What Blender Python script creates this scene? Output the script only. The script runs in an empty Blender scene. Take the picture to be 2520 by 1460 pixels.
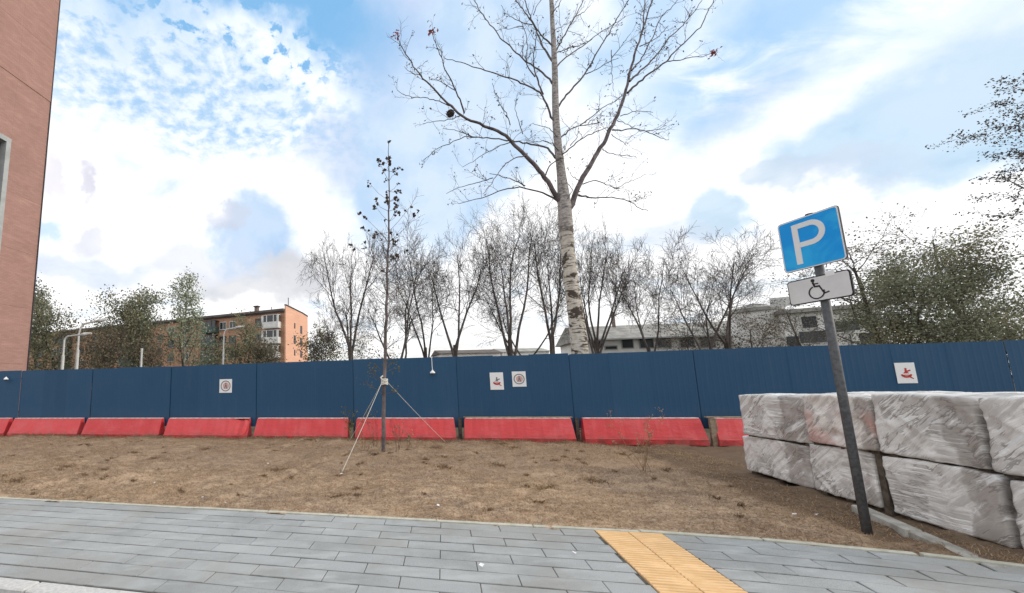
import bpy, math, random
import numpy as np
from mathutils import Matrix, Vector
R_ = math.radians
SC = bpy.context.scene
COL = SC.collection

# ---------------------------------------------------------------- camera
CX, CY, FPX, EYE = 850.0, 804.0, 1030.0, 1.5          # principal point, focal length (px of a 2519 px wide picture), eye height
_up = np.array([721 - CX, -6473 - CY, FPX]); _up /= np.linalg.norm(_up)
_y = np.array([0, 0, 1.0]) - _up * _up[2]; _y /= np.linalg.norm(_y)
_x = np.cross(-_up, _y)
ROT = np.stack([_x, _y, _up])                          # world = ROT @ (right, down, forward)
cam_d = bpy.data.cameras.new('camera'); cam = bpy.data.objects.new('camera', cam_d); COL.objects.link(cam)
m3 = np.stack([ROT @ np.array([1, 0, 0.]), ROT @ np.array([0, -1, 0.]), -(ROT @ np.array([0, 0, 1.]))], axis=1)
cam.matrix_world = Matrix.Translation((0, 0, EYE)) @ Matrix([list(r) for r in m3]).to_4x4()
cam_d.sensor_width = 36; cam_d.lens = FPX / 2519 * 36
cam_d.shift_x = (1259.5 - CX) / 2519; cam_d.shift_y = (CY - 730) / 2519
cam_d.clip_end = 3000; cam_d.clip_start = 0.05
SC.camera = cam


def ray(px, py):
    return ROT @ np.array([px - CX, py - CY, FPX])


def at(px, py, Y):                                     # the point at depth Y seen at a pixel
    d = ray(px, py)
    return d * (Y / d[1]) + np.array([0, 0, EYE])


def gr(px, py, z=0.0):
    d = ray(px, py)
    return d * ((z - EYE) / d[2]) + np.array([0, 0, EYE])


TH = R_(12.87); CT, ST = math.cos(TH), math.sin(TH)    # the street runs 12.87 degrees off the camera's x axis


def W(a, b, z=0.0):                                    # street frame: a along the fence, b away from the road
    return np.array([a * CT + b * ST, -a * ST + b * CT, z])


def ab(p):
    return np.array([p[0] * CT - p[1] * ST, p[0] * ST + p[1] * CT])


def on_b(px, py, b):                                   # pixel -> (a, z) on a plane of constant b
    d = ray(px, py); s = b / (d[0] * ST + d[1] * CT); p = d * s
    return ab(p)[0], p[2] + EYE


def on_a(px, py, a):                                   # pixel -> (b, z) on a plane of constant a
    d = ray(px, py); s = a / (d[0] * CT - d[1] * ST); p = d * s
    return ab(p)[1], p[2] + EYE


# ---------------------------------------------------------------- world, sun, exposure
SUN_EL, SUN_AZ = 25.0, 105.0                            # azimuth clockwise from +Y
world = bpy.data.worlds.new('World'); SC.world = world; world.use_nodes = True


class NT:
    """small helper that writes node expressions"""
    def __init__(s, nt): s.t = nt; s.n = nt.nodes; s.l = nt.links
    def new(s, typ, **kw):
        nd = s.n.new(typ)
        for k, v in kw.items(): setattr(nd, k, v)
        return nd
    def put(s, sock, v):
        if v is None: return
        if hasattr(v, 'is_linked') or hasattr(v, 'links'): s.l.new(v, sock)
        else: sock.default_value = v
    def math(s, op, a, b=None, c=None, clamp=False):
        nd = s.new('ShaderNodeMath', operation=op, use_clamp=clamp)
        for i, v in enumerate((a, b, c)): s.put(nd.inputs[i], v)
        return nd.outputs[0]
    def vmath(s, op, a, b=None, scale=None):
        nd = s.new('ShaderNodeVectorMath', operation=op)
        s.put(nd.inputs[0], a); s.put(nd.inputs[1], b)
        if scale is not None: s.put(nd.inputs['Scale'], scale)
        return nd.outputs['Value'] if op in ('DOT_PRODUCT', 'LENGTH', 'DISTANCE') else nd.outputs['Vector']
    def mix(s, f, a, b, blend='MIX'):
        nd = s.new('ShaderNodeMix', data_type='RGBA', blend_type=blend)
        s.put(nd.inputs[0], f); s.put(nd.inputs[6], c4(a)); s.put(nd.inputs[7], c4(b))
        return nd.outputs[2]
    def noise(s, vec, scale, detail=4, rough=0.55, dist=0.0, color=False):
        nd = s.new('ShaderNodeTexNoise'); s.put(nd.inputs['Vector'], vec)
        nd.inputs['Scale'].default_value = scale; nd.inputs['Detail'].default_value = detail
        nd.inputs['Roughness'].default_value = rough; nd.inputs['Distortion'].default_value = dist
        return nd.outputs['Color' if color else 'Fac']
    def voronoi(s, vec, scale, feature='F1', rnd=1.0):
        nd = s.new('ShaderNodeTexVoronoi', feature=feature); s.put(nd.inputs['Vector'], vec)
        nd.inputs['Scale'].default_value = scale; nd.inputs['Randomness'].default_value = rnd
        return nd.outputs['Distance']
    def ss(s, v, lo, hi, o0=0.0, o1=1.0):
        nd = s.new('ShaderNodeMapRange', interpolation_type='SMOOTHSTEP')
        s.put(nd.inputs['Value'], v)
        for i, q in zip(('From Min', 'From Max', 'To Min', 'To Max'), (lo, hi, o0, o1)): nd.inputs[i].default_value = q
        return nd.outputs['Result']
    def mapping(s, vec, scale=(1, 1, 1), rot=(0, 0, 0), loc=(0, 0, 0)):
        nd = s.new('ShaderNodeMapping'); s.put(nd.inputs['Vector'], vec)
        nd.inputs['Scale'].default_value = scale; nd.inputs['Rotation'].default_value = rot; nd.inputs['Location'].default_value = loc
        return nd.outputs[0]
    def coord(s, which='Object'):
        return s.new('ShaderNodeTexCoord').outputs[which]
    def sep(s, v):
        nd = s.new('ShaderNodeSeparateXYZ'); s.put(nd.inputs[0], v); return nd.outputs
    def comb(s, x, y, z):
        nd = s.new('ShaderNodeCombineXYZ')
        for i, v in enumerate((x, y, z)): s.put(nd.inputs[i], v)
        return nd.outputs[0]


def c4(v):
    if isinstance(v, (tuple, list)) and len(v) == 3: return (*v, 1.0)
    return v


def srgb(r, g, b):
    f = lambda c: (c / 255 / 12.92) if c / 255 <= 0.04045 else ((c / 255 + 0.055) / 1.055) ** 2.4
    return (f(r), f(g), f(b))


wt = NT(world.node_tree)
bg_sky = world.node_tree.nodes['Background']; out_w = world.node_tree.nodes['World Output']
sky = wt.new('ShaderNodeTexSky', sky_type='NISHITA')
sky.sun_disc = False; sky.sun_elevation = R_(SUN_EL); sky.sun_rotation = R_(SUN_AZ); sky.dust_density = 0.6; sky.ozone_density = 1.2
wt.l.new(sky.outputs[0], bg_sky.inputs[0]); bg_sky.inputs[1].default_value = 0.15
bg_veil = wt.new('ShaderNodeBackground'); bg_veil.inputs[0].default_value = (0.27, 0.60, 0.98, 1); bg_veil.inputs[1].default_value = 1.0
mx0 = wt.new('ShaderNodeMixShader'); mx0.inputs[0].default_value = 0.72
wt.l.new(bg_sky.outputs[0], mx0.inputs[1]); wt.l.new(bg_veil.outputs[0], mx0.inputs[2])
# clouds: a broken deck seen by direction
dvec = wt.vmath('NORMALIZE', wt.coord('Generated'))
dz = wt.sep(dvec)
plane_v = wt.vmath('SCALE', wt.comb(dz[0], dz[1], 0.0), scale=wt.math('DIVIDE', 1.0, wt.math('ADD', wt.math('MAXIMUM', dz[2], 0.0), 0.18)))
warp = wt.vmath('SUBTRACT', wt.noise(dvec, 3.2, 6, 0.55, color=True), (0.5, 0.5, 0.5))
fine = wt.vmath('SUBTRACT', wt.noise(dvec, 11.0, 5, 0.55, color=True), (0.5, 0.5, 0.5))
dw = wt.vmath('NORMALIZE', wt.vmath('ADD', wt.vmath('ADD', dvec, wt.vmath('SCALE', warp, scale=0.30)), wt.vmath('SCALE', fine, scale=0.10)))
billow = wt.noise(plane_v, 2.6, 7, 0.55, 0.3)
cells = wt.noise(wt.vmath('ADD', plane_v, wt.vmath('SCALE', warp, scale=0.10)), 23.0, 5, 0.58, 0.1)
fluff = wt.noise(wt.vmath('ADD', dvec, wt.vmath('SCALE', warp, scale=0.1)), 8.0, 6, 0.55, 0.1)
wisps = wt.noise(wt.mapping(plane_v, (1.0, 2.2, 1.0), (0, 0, 0.5)), 3.0, 8, 0.62, 0.6)


def region(px, py, rx, ry, rot=0.0, soft=0.35, warped=True):
    c = ray(px, py); c /= np.linalg.norm(c)
    ca, sa = math.cos(R_(rot)), math.sin(R_(rot))
    ends = []
    for ux, uy, r in ((ca, sa, rx), (-sa, ca, ry)):
        e = ray(px + ux * r, py + uy * r); e /= np.linalg.norm(e)
        v = e - c * (e @ c); ends.append((v / np.linalg.norm(v), np.linalg.norm(v)))
    v = dw if warped else dvec
    q = []
    for e, L in ends:
        k = wt.math('DIVIDE', wt.vmath('DOT_PRODUCT', v, tuple(e)), float(L))
        q.append(wt.math('MULTIPLY', k, k))
    d = wt.math('SQRT', wt.math('ADD', q[0], q[1]))
    f = wt.ss(d, 1 - soft, 1 + soft, 1.0, 0.0)
    return wt.math('MULTIPLY', f, wt.math('GREATER_THAN', wt.vmath('DOT_PRODUCT', v, tuple(c)), 0.2))


def times(*fs):
    f = fs[0]
    for g in fs[1:]: f = wt.math('MULTIPLY', f, g)
    return f


white = (1.12, 1.12, 1.13); grey = srgb(190, 216, 240); greyp = srgb(214, 230, 244); warm = srgb(232, 230, 226)
deck = wt.mix(wt.ss(billow, 0.50, 0.74), white, greyp)                     # the cloud deck everywhere: bright with greyer bellies
deck = wt.mix(times(wt.ss(dz[2], 0.02, 0.22, 1.0, 0.0), wt.ss(wisps, 0.40, 0.62)), deck, warm)
for px, py, rx, ry, rot, soft, c, k in (
        (450, 190, 400, 150, 8, 0.5, srgb(222, 236, 250), 0.9),
        (1075, 250, 235, 390, 8, 0.2, srgb(186, 213, 241), 0.98), (960, 60, 120, 200, 0, 0.4, srgb(206, 218, 243), 0.8),
        (2290, 280, 430, 125, -24, 0.30, srgb(176, 210, 236), 1.0), (1990, 415, 110, 40, -8, 0.3, srgb(196, 214, 232), 0.8), (2130, 400, 120, 50, -10, 0.5, srgb(206, 218, 236), 0.8), (2440, 110, 330, 120, -20, 0.6, srgb(210, 228, 245), 0.7),
        (620, 585, 100, 82, 0, 0.3, srgb(172, 203, 237), 1.0), (560, 545, 60, 30, 0, 0.3, srgb(205, 210, 226), 0.8), (1765, 525, 95, 75, -10, 0.28, srgb(188, 216, 237), 1.0),
        (250, 560, 60, 36, 15, 0.4, srgb(206, 210, 226), 0.7), (200, 640, 150, 50, 10, 0.5, srgb(200, 214, 240), 0.75),
        (1650, 590, 150, 55, 0, 0.5, srgb(212, 222, 238), 0.7), (640, 690, 180, 40, -8, 0.5, srgb(206, 208, 214), 0.9), (265, 385, 22, 32, 0, 0.5, srgb(205, 205, 222), 0.8), (480, 650, 120, 40, -5, 0.5, srgb(214, 220, 234), 0.8),
        (830, 390, 75, 90, 20, 0.4, srgb(190, 208, 236), 0.7), (1870, 220, 170, 60, -30, 0.5, srgb(208, 220, 243), 0.7),
        (160, 370, 60, 25, 10, 0.5, srgb(220, 216, 228), 0.7)):
    deck = wt.mix(times(region(px, py, rx, ry, rot, soft), wt.math('MULTIPLY_ADD', wt.ss(fluff, 0.62, 0.36), 0.25 * k, 0.75 * k)), deck, c)
# where blue sky shows through
hole = wt.ss(wisps, 0.60, 0.78)
hole = times(hole, wt.ss(dz[2], 0.35, 0.6))
blue_l = region(600, -10, 420, 185, 8, 0.4)
alto = times(region(450, 190, 420, 150, 8, 0.4), wt.ss(cells, 0.36, 0.68))
blue_r = region(1900, 60, 480, 190, -6, 0.8)
blue_m = region(1560, 60, 160, 170, 0, 0.7)
gap = region(850, 30, 60, 130, 15, 0.45)
low = times(region(135, 515, 45, 35, 0, 0.5), 0.7)
puff = wt.math('SUBTRACT', 1.0, times(region(640, 170, 260, 80, 10, 0.6), wt.ss(cells, 0.62, 0.52)))
holes = times(wt.math('MAXIMUM', blue_l, gap), puff)
for h, k in ((alto, 0.72), (wt.math('MULTIPLY', blue_r, wt.ss(wisps, 0.8, 0.4)), 0.78), (blue_m, 0.65), (low, 0.8), (hole, 0.6)):
    holes = wt.math('MAXIMUM', holes, wt.math('MULTIPLY', h, k))
bg_cl = wt.new('ShaderNodeBackground'); wt.put(bg_cl.inputs[0], deck); bg_cl.inputs[1].default_value = 1.0
mx = wt.new('ShaderNodeMixShader')
wt.put(mx.inputs[0], wt.math('SUBTRACT', 1.0, holes, clamp=True)); wt.l.new(mx0.outputs[0], mx.inputs[1]); wt.l.new(bg_cl.outputs[0], mx.inputs[2])
wt.l.new(mx.outputs[0], out_w.inputs[0])

sun_d = bpy.data.lights.new('sun', 'SUN'); sun_d.energy = 1.5; sun_d.angle = R_(10); sun_d.color = (1.0, 0.90, 0.76)
sun = bpy.data.objects.new('sun', sun_d); COL.objects.link(sun); sun.location = (30, -5, 40)
_s = Vector((math.sin(R_(SUN_AZ)) * math.cos(R_(SUN_EL)), math.cos(R_(SUN_AZ)) * math.cos(R_(SUN_EL)), math.sin(R_(SUN_EL))))
sun.rotation_euler = _s.to_track_quat('Z', 'Y').to_euler()
SC.view_settings.view_transform = 'Standard'; SC.view_settings.look = 'None'
SC.view_settings.exposure = 0.14; SC.view_settings.gamma = 1.0; SC.view_settings.use_curve_mapping = False
SC.render.engine = 'CYCLES'

# ---------------------------------------------------------------- helpers
rng = np.random.default_rng(11)
random.seed(11)


def tag(o, label=None, cat=None, group=None, kind=None):
    for k, v in (('label', label), ('category', cat), ('group', group), ('kind', kind)):
        if v: o[k] = v
    return o


def link(name, data, parent=None, loc=(0, 0, 0), rz=0.0):
    o = bpy.data.objects.new(name, data); COL.objects.link(o)
    o.parent = parent; o.location = [float(v) for v in loc]; o.rotation_euler = (0, 0, rz)
    return o


def empty(name, loc, rz=0.0, **kw):
    return tag(link(name, None, None, loc, rz), **kw)


def mesh_np(name, V, F, mats, smooth=False, midx=None):
    """V (n,3), F list of int arrays (m,k)"""
    me = bpy.data.meshes.new(name)
    V = np.asarray(V, dtype=np.float32)
    me.vertices.add(len(V)); me.vertices.foreach_set('co', V.ravel())
    F = [np.asarray(f, dtype=np.int32) for f in F if len(f)]
    loops = np.concatenate([f.ravel() for f in F]); tot = np.concatenate([np.full(len(f), f.shape[1], dtype=np.int32) for f in F])
    me.loops.add(len(loops)); me.loops.foreach_set('vertex_index', loops)
    me.polygons.add(len(tot)); me.polygons.foreach_set('loop_start', np.concatenate([[0], np.cumsum(tot)[:-1]]).astype(np.int32))
    me.polygons.foreach_set('loop_total', tot)
    if smooth: me.polygons.foreach_set('use_smooth', np.ones(len(tot), dtype=bool))
    for m in (mats if isinstance(mats, (list, tuple)) else [mats]): me.materials.append(m)
    if midx is not None: me.polygons.foreach_set('material_index', np.asarray(midx, dtype=np.int32))
    me.update(); me.validate()
    return me


class MB:
    def __init__(s): s.v = []; s.f = []
    def add(s, vs, fs):
        k = len(s.v); s.v += [tuple(float(c) for c in p) for p in vs]; s.f += [tuple(i + k for i in f) for f in fs]; return s
    def box(s, lo, hi, rz=0.0):
        x0, y0, z0 = lo; x1, y1, z1 = hi
        vs = [(x0, y0, z0), (x1, y0, z0), (x1, y1, z0), (x0, y1, z0), (x0, y0, z1), (x1, y0, z1), (x1, y1, z1), (x0, y1, z1)]
        if rz:
            cx, cy = (x0 + x1) / 2, (y0 + y1) / 2; c, q = math.cos(rz), math.sin(rz)
            vs = [(cx + (x - cx) * c - (y - cy) * q, cy + (x - cx) * q + (y - cy) * c, z) for x, y, z in vs]
        return s.add(vs, [(0, 3, 2, 1), (4, 5, 6, 7), (0, 1, 5, 4), (1, 2, 6, 5), (2, 3, 7, 6), (3, 0, 4, 7)])
    def prism(s, poly, axis, lo, hi):
        """extrude a 2D polygon along an axis (0 x,1 y,2 z)"""
        n = len(poly)
        def p(q, h):
            return (h, q[0], q[1]) if axis == 0 else (q[0], h, q[1]) if axis == 1 else (q[0], q[1], h)
        vs = [p(q, lo) for q in poly] + [p(q, hi) for q in poly]
        return s.add(vs, [tuple(range(n))[::-1], tuple(range(n, 2 * n))] + [(i, (i + 1) % n, n + (i + 1) % n, n + i) for i in range(n)])
    def tube(s, pts, rad, k=8, cap=True):
        V, F = tubes([(np.array(pts, float), np.array(rad if hasattr(rad, '__len__') else [rad] * len(pts), float))], k)
        n = len(pts); fs = [tuple(f) for f in F]
        if cap: fs += [tuple(range(k))[::-1], tuple(range((n - 1) * k, n * k))]
        return s.add(V, fs)
    def mesh(s, name, mat, smooth=False, bevel=0.0):
        me = bpy.data.meshes.new(name); me.from_pydata(s.v, [], s.f)
        for m in (mat if isinstance(mat, (list, tuple)) else [mat]): me.materials.append(m)
        if bevel:
            import bmesh
            bm = bmesh.new(); bm.from_mesh(me)
            bmesh.ops.recalc_face_normals(bm, faces=bm.faces)
            bmesh.ops.bevel(bm, geom=list(bm.edges), offset=bevel, segments=1, affect='EDGES')
            bm.to_mesh(me); bm.free()
        else:
            import bmesh
            bm = bmesh.new(); bm.from_mesh(me); bmesh.ops.recalc_face_normals(bm, faces=bm.faces); bm.to_mesh(me); bm.free()
        if smooth:
            for p in me.polygons: p.use_smooth = True
        return me
    def obj(s, name, mat, parent=None, loc=(0, 0, 0), rz=0.0, **kw):
        return link(name, s.mesh(name, mat, **kw), parent, loc, rz)


def tubes(branches, k):
    """many tapered tubes at once -> V, F(quads)"""
    Vs, Fs, base = [], [], 0
    by = {}
    for P, r in branches: by.setdefault(len(P), []).append((P, r))
    for n, lst in by.items():
        P = np.stack([b[0] for b in lst]); r = np.stack([b[1] for b in lst]); m = len(lst)
        T = np.gradient(P, axis=1); T /= np.linalg.norm(T, axis=2, keepdims=True) + 1e-9
        ref = np.where(np.abs(T[:, :1, 2:3]) > 0.8, np.array([[[1.0, 0.13, 0.0]]]), np.array([[[0.0, 0.1, 1.0]]]))
        N = np.cross(T, np.broadcast_to(ref, T.shape)); N /= np.linalg.norm(N, axis=2, keepdims=True) + 1e-9
        B = np.cross(T, N)
        ang = np.arange(k) * 2 * math.pi / k
        V = P[:, :, None, :] + r[:, :, None, None] * (np.cos(ang)[None, None, :, None] * N[:, :, None, :] + np.sin(ang)[None, None, :, None] * B[:, :, None, :])
        i = np.arange(n - 1)[:, None] * k; j = np.arange(k)[None, :]; j2 = (j + 1) % k
        q = np.stack([i + j, i + j2, i + k + j2, i + k + j], axis=-1).reshape(-1, 4)
        F = (np.arange(m)[:, None, None] * (n * k) + q[None]).reshape(-1, 4) + base
        Vs.append(V.reshape(-1, 3)); Fs.append(F); base += m * n * k
    return np.concatenate(Vs), np.concatenate(Fs)


def leaf_quads(C, size, r=rng, flat=0.0, aspect=0.6):
    """one bent leaf-shaped quad per centre"""
    n = len(C); L = size * r.uniform(0.6, 1.35, (n, 1)); d = r.normal(size=(n, 3)); d[:, 2] *= (1 - flat); d /= np.linalg.norm(d, axis=1, keepdims=True) + 1e-9
    e = np.cross(d, r.normal(size=(n, 3))); e /= np.linalg.norm(e, axis=1, keepdims=True) + 1e-9
    nn = np.cross(d, e) * L * 0.12
    V = np.stack([C - d * L * .5, C + e * L * aspect * .5 + nn, C + d * L * .5, C - e * L * aspect * .5 + nn], axis=1).reshape(-1, 3)
    return V, (np.arange(n)[:, None] * 4 + np.arange(4)[None])


# ---------------------------------------------------------------- materials
def mat(name, build, rough=0.8, spec=0.3, bump=None, metallic=0.0):
    m = bpy.data.materials.new(name); m.use_nodes = True
    t = NT(m.node_tree); b = m.node_tree.nodes['Principled BSDF']
    b.inputs['Roughness'].default_value = rough; b.inputs['Specular IOR Level'].default_value = spec; b.inputs['Metallic'].default_value = metallic
    col = build(t, b) if callable(build) else build
    t.put(b.inputs['Base Color'], c4(col))
    return m


def add_bump(t, b, h, strength=0.4, dist=0.02):
    nd = t.new('ShaderNodeBump'); t.put(nd.inputs['Height'], h); nd.inputs['Strength'].default_value = strength; nd.inputs['Distance'].default_value = dist
    t.l.new(nd.outputs[0], b.inputs['Normal'])


def mottled(c1, c2, scale=6, detail=6, bump=0.0, bscale=40, rnd=0.0, lo=0.35, hi=0.65, bdist=0.01):
    def f(t, b):
        co = t.coord()
        c = t.mix(t.ss(t.noise(co, scale, detail, 0.6), lo, hi), c1, c2)
        if rnd:
            rn = t.new('ShaderNodeObjectInfo').outputs['Random']
            c = t.mix(1.0, c, t.comb(*[t.math('MULTIPLY_ADD', rn, rnd, 1 - rnd / 2)] * 3), 'MULTIPLY')
        if bump: add_bump(t, b, t.noise(co, bscale, 5, 0.6), bump, bdist)
        return c
    return f


def paver_col(t, b):
    oi = t.new('ShaderNodeObjectInfo'); rn = oi.outputs['Random']
    wp = t.new('ShaderNodeNewGeometry').outputs['Position']
    g = t.noise(wp, 160, 3, 0.7)
    c = t.mix(rn, (0.255, 0.268, 0.272), (0.36, 0.376, 0.38))
    c = t.mix(t.ss(g, 0.36, 0.66), c, (0.41, 0.425, 0.428)); c = t.mix(t.ss(t.noise(wp, 260, 2), 0.60, 0.72), c, (0.16, 0.175, 0.19))
    c = t.mix(t.math('MULTIPLY', t.ss(t.noise(wp, 1.1, 6, 0.62), 0.42, 0.68), 0.6), c, (0.215, 0.222, 0.218))
    c = t.mix(t.math('MULTIPLY', t.ss(t.noise(t.mapping(wp, (1.2, 4.5, 1), (0, 0, 0.22), (2, 4, 0)), 1.6, 6, 0.62), 0.50, 0.70), 0.55), c, (0.46, 0.475, 0.475))
    c = t.mix(t.math('MULTIPLY', t.ss(t.noise(t.mapping(wp, loc=(1, 17, 0)), 0.9, 4, 0.6), 0.5, 0.62), 0.35), c, (0.27, 0.255, 0.22))
    c = t.mix(t.math('MULTIPLY', t.ss(t.noise(t.mapping(wp, loc=(3, 9, 0)), 2.3, 7, 0.7), 0.56, 0.74), 0.35), c, (0.46, 0.47, 0.46))
    c = t.mix(t.math('MULTIPLY', t.ss(t.noise(t.mapping(wp, loc=(7, 1, 0)), 9, 5, 0.7), 0.60, 0.75), 0.3), c, (0.25, 0.24, 0.20))
    ey = t.math('ABSOLUTE', t.sep(t.coord())[1])
    c = t.mix(t.math('MULTIPLY', t.ss(ey, 0.085, 0.096), t.ss(t.noise(wp, 2.5, 5, 0.65), 0.32, 0.56, 0.15, 0.75)), c, (0.10, 0.10, 0.095))
    add_bump(t, b, g, 0.25, 0.004)
    return c


M = {}
M['paver'] = mat('grey_paver', paver_col, 0.72, 0.35)
M['bed'] = mat('joint_sand', mottled((0.085, 0.083, 0.077), (0.16, 0.155, 0.14), 20), 0.95, 0.1)
M['edging'] = mat('edging_concrete', mottled((0.40, 0.40, 0.33), (0.52, 0.51, 0.44), 8, bump=0.3, rnd=0.12), 0.85)
M['kerb'] = mat('kerb_granite', mottled((0.50, 0.50, 0.49), (0.62, 0.61, 0.59), 30, bump=0.3, bscale=120, rnd=0.1), 0.75)
M['kerb_old'] = mat('kerb_concrete', mottled((0.27, 0.26, 0.23), (0.42, 0.41, 0.375), 7, bump=0.5, rnd=0.15), 0.85)
def tactile_col(t, b):
    c = mottled((0.66, 0.42, 0.20), (0.76, 0.51, 0.275), 5, bump=0.2, rnd=0.10, bscale=90)(t, b)
    z = t.sep(t.coord())[2]; wp = t.new('ShaderNodeNewGeometry').outputs['Position']
    return t.mix(t.math('MULTIPLY', t.ss(z, 0.003, 0.0), t.ss(t.noise(wp, 4, 4), 0.3, 0.6)), c, (0.55, 0.35, 0.17))


M['tactile'] = mat('tactile_yellow', tactile_col, 0.7)
M['asphalt'] = mat('asphalt', mottled((0.045, 0.046, 0.05), (0.075, 0.075, 0.078), 60, bump=0.5, bscale=150), 0.9)


def fence_col(t, b):
    co = t.coord(); wp = t.new('ShaderNodeNewGeometry').outputs['Position']; rn = t.new('ShaderNodeObjectInfo').outputs['Random']
    c = t.mix(rn, (0.008, 0.059, 0.134), (0.012, 0.069, 0.152))
    streak = t.noise(t.mapping(wp, (2.2, 2.2, 0.15)), 2.0, 6, 0.65)
    c = t.mix(t.math('MULTIPLY', t.ss(streak, 0.52, 0.75), 0.5), c, (0.026, 0.078, 0.155))
    c = t.mix(t.math('MULTIPLY', t.ss(t.noise(t.mapping(wp, (14, 14, 0.9)), 1.0, 6, 0.7), 0.62, 0.80), 0.32), c, (0.10, 0.14, 0.20))
    low = t.math('MULTIPLY', t.ss(t.sep(wp)[2], 1.0, 0.5), t.ss(t.noise(wp, 3.0, 5, 0.6), 0.35, 0.7))
    c = t.mix(t.math('MULTIPLY', low, 0.25), c, (0.06, 0.075, 0.085))
    t.put(b.inputs['Roughness'], t.math('MULTIPLY_ADD', t.noise(wp, 1.5, 4), 0.3, 0.42))
    return c


M['fence'] = mat('fence_blue', fence_col, 0.5, 0.4)


def red_col(t, b):
    wp = t.new('ShaderNodeNewGeometry').outputs['Position']; z = t.sep(wp)[2]; rn = t.new('ShaderNodeObjectInfo').outputs['Random']
    c = t.mix(rn, (0.52, 0.032, 0.038), (0.60, 0.05, 0.056))
    c = t.mix(t.math('MULTIPLY', t.ss(t.noise(wp, 2.2, 6, 0.62), 0.42, 0.72), 0.55), c, (0.60, 0.10, 0.11))
    c = t.mix(t.math('MULTIPLY', t.ss(t.noise(wp, 8, 5, 0.7), 0.60, 0.80), 0.5), c, (0.34, 0.10, 0.085))
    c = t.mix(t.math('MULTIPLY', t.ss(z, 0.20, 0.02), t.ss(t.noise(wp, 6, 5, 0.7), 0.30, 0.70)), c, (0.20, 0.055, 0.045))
    add_bump(t, b, t.noise(t.mapping(wp, (1.2, 1.2, 3)), 4.0, 6, 0.6), 0.5, 0.03)
    return c


M['red'] = mat('barrier_red', red_col, 0.45, 0.45)
M['red_cap'] = mat('barrier_cap_skylit', mottled((0.66, 0.42, 0.41), (0.80, 0.74, 0.72), 9, bump=0.2), 0.6)  # pale tone is sky light on the block tops, put into the colour
M['wood'] = mat('weathered_wood', mottled((0.20, 0.15, 0.105), (0.33, 0.27, 0.20), 12, bump=0.4), 0.85)
M['wood_dark'] = mat('dark_wood', mottled((0.055, 0.042, 0.032), (0.12, 0.095, 0.075), 12, bump=0.4), 0.9)
M['steel'] = mat('galvanised_steel', mottled((0.06, 0.062, 0.068), (0.105, 0.11, 0.118), 25, bump=0.1), 0.55, 0.4)


def soil_col(t, b):
    wp = t.new('ShaderNodeNewGeometry').outputs['Position']
    big = t.noise(wp, 0.55, 6, 0.65); mid = t.noise(t.mapping(wp, (1, 1.8, 1), (0, 0, 0.25)), 3.2, 7, 0.66); fin = t.noise(wp, 42, 5, 0.72)
    c = t.mix(t.ss(big, 0.36, 0.64), (0.225, 0.155, 0.112), (0.37, 0.255, 0.165))
    c = t.mix(t.math('MULTIPLY', t.ss(mid, 0.42, 0.60), 0.85), c, (0.49, 0.36, 0.245))
    c = t.mix(t.math('MULTIPLY', t.ss(t.noise(t.mapping(wp, (1, 1.5, 1), (0, 0, .2), (5, 5, 0)), 2.6, 8, 0.72), 0.50, 0.64), 0.75), c, (0.14, 0.105, 0.08))
    c = t.mix(t.math('MULTIPLY', t.ss(fin, 0.42, 0.66), 0.75), c, (0.54, 0.415, 0.295))
    c = t.mix(t.math('MULTIPLY', t.ss(t.noise(wp, 60, 3, 0.7), 0.47, 0.35), 0.65), c, (0.08, 0.06, 0.045))
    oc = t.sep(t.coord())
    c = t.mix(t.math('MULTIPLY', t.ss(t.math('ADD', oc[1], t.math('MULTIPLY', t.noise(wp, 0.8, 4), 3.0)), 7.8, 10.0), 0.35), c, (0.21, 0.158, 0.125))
    dark_soil_shade = t.math('ADD', t.ss(oc[0], 3.4, 4.5), t.math('MULTIPLY', t.math('SUBTRACT', t.noise(wp, 1.6, 5, 0.6), 0.5), 1.3))  # darker soil by the pallets, with contact shadow painted into its colour
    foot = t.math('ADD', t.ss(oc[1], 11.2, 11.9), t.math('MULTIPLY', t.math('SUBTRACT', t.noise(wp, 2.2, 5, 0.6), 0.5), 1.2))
    c = t.mix(t.math('MULTIPLY', t.ss(t.math('MAXIMUM', dark_soil_shade, foot), 0.35, 0.8), 0.75), c, (0.105, 0.074, 0.052))
    add_bump(t, b, t.math('ADD', fin, mid), 0.6, 0.02)
    return c


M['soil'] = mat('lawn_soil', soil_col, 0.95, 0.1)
M['far_ground'] = mat('far_ground', mottled((0.07, 0.062, 0.04), (0.12, 0.10, 0.07), 0.6), 0.95, 0.1)
M['moss'] = mat('pale_green_grass', mottled((0.10, 0.11, 0.045), (0.18, 0.16, 0.075), 3.0), 0.9, 0.15)


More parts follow.
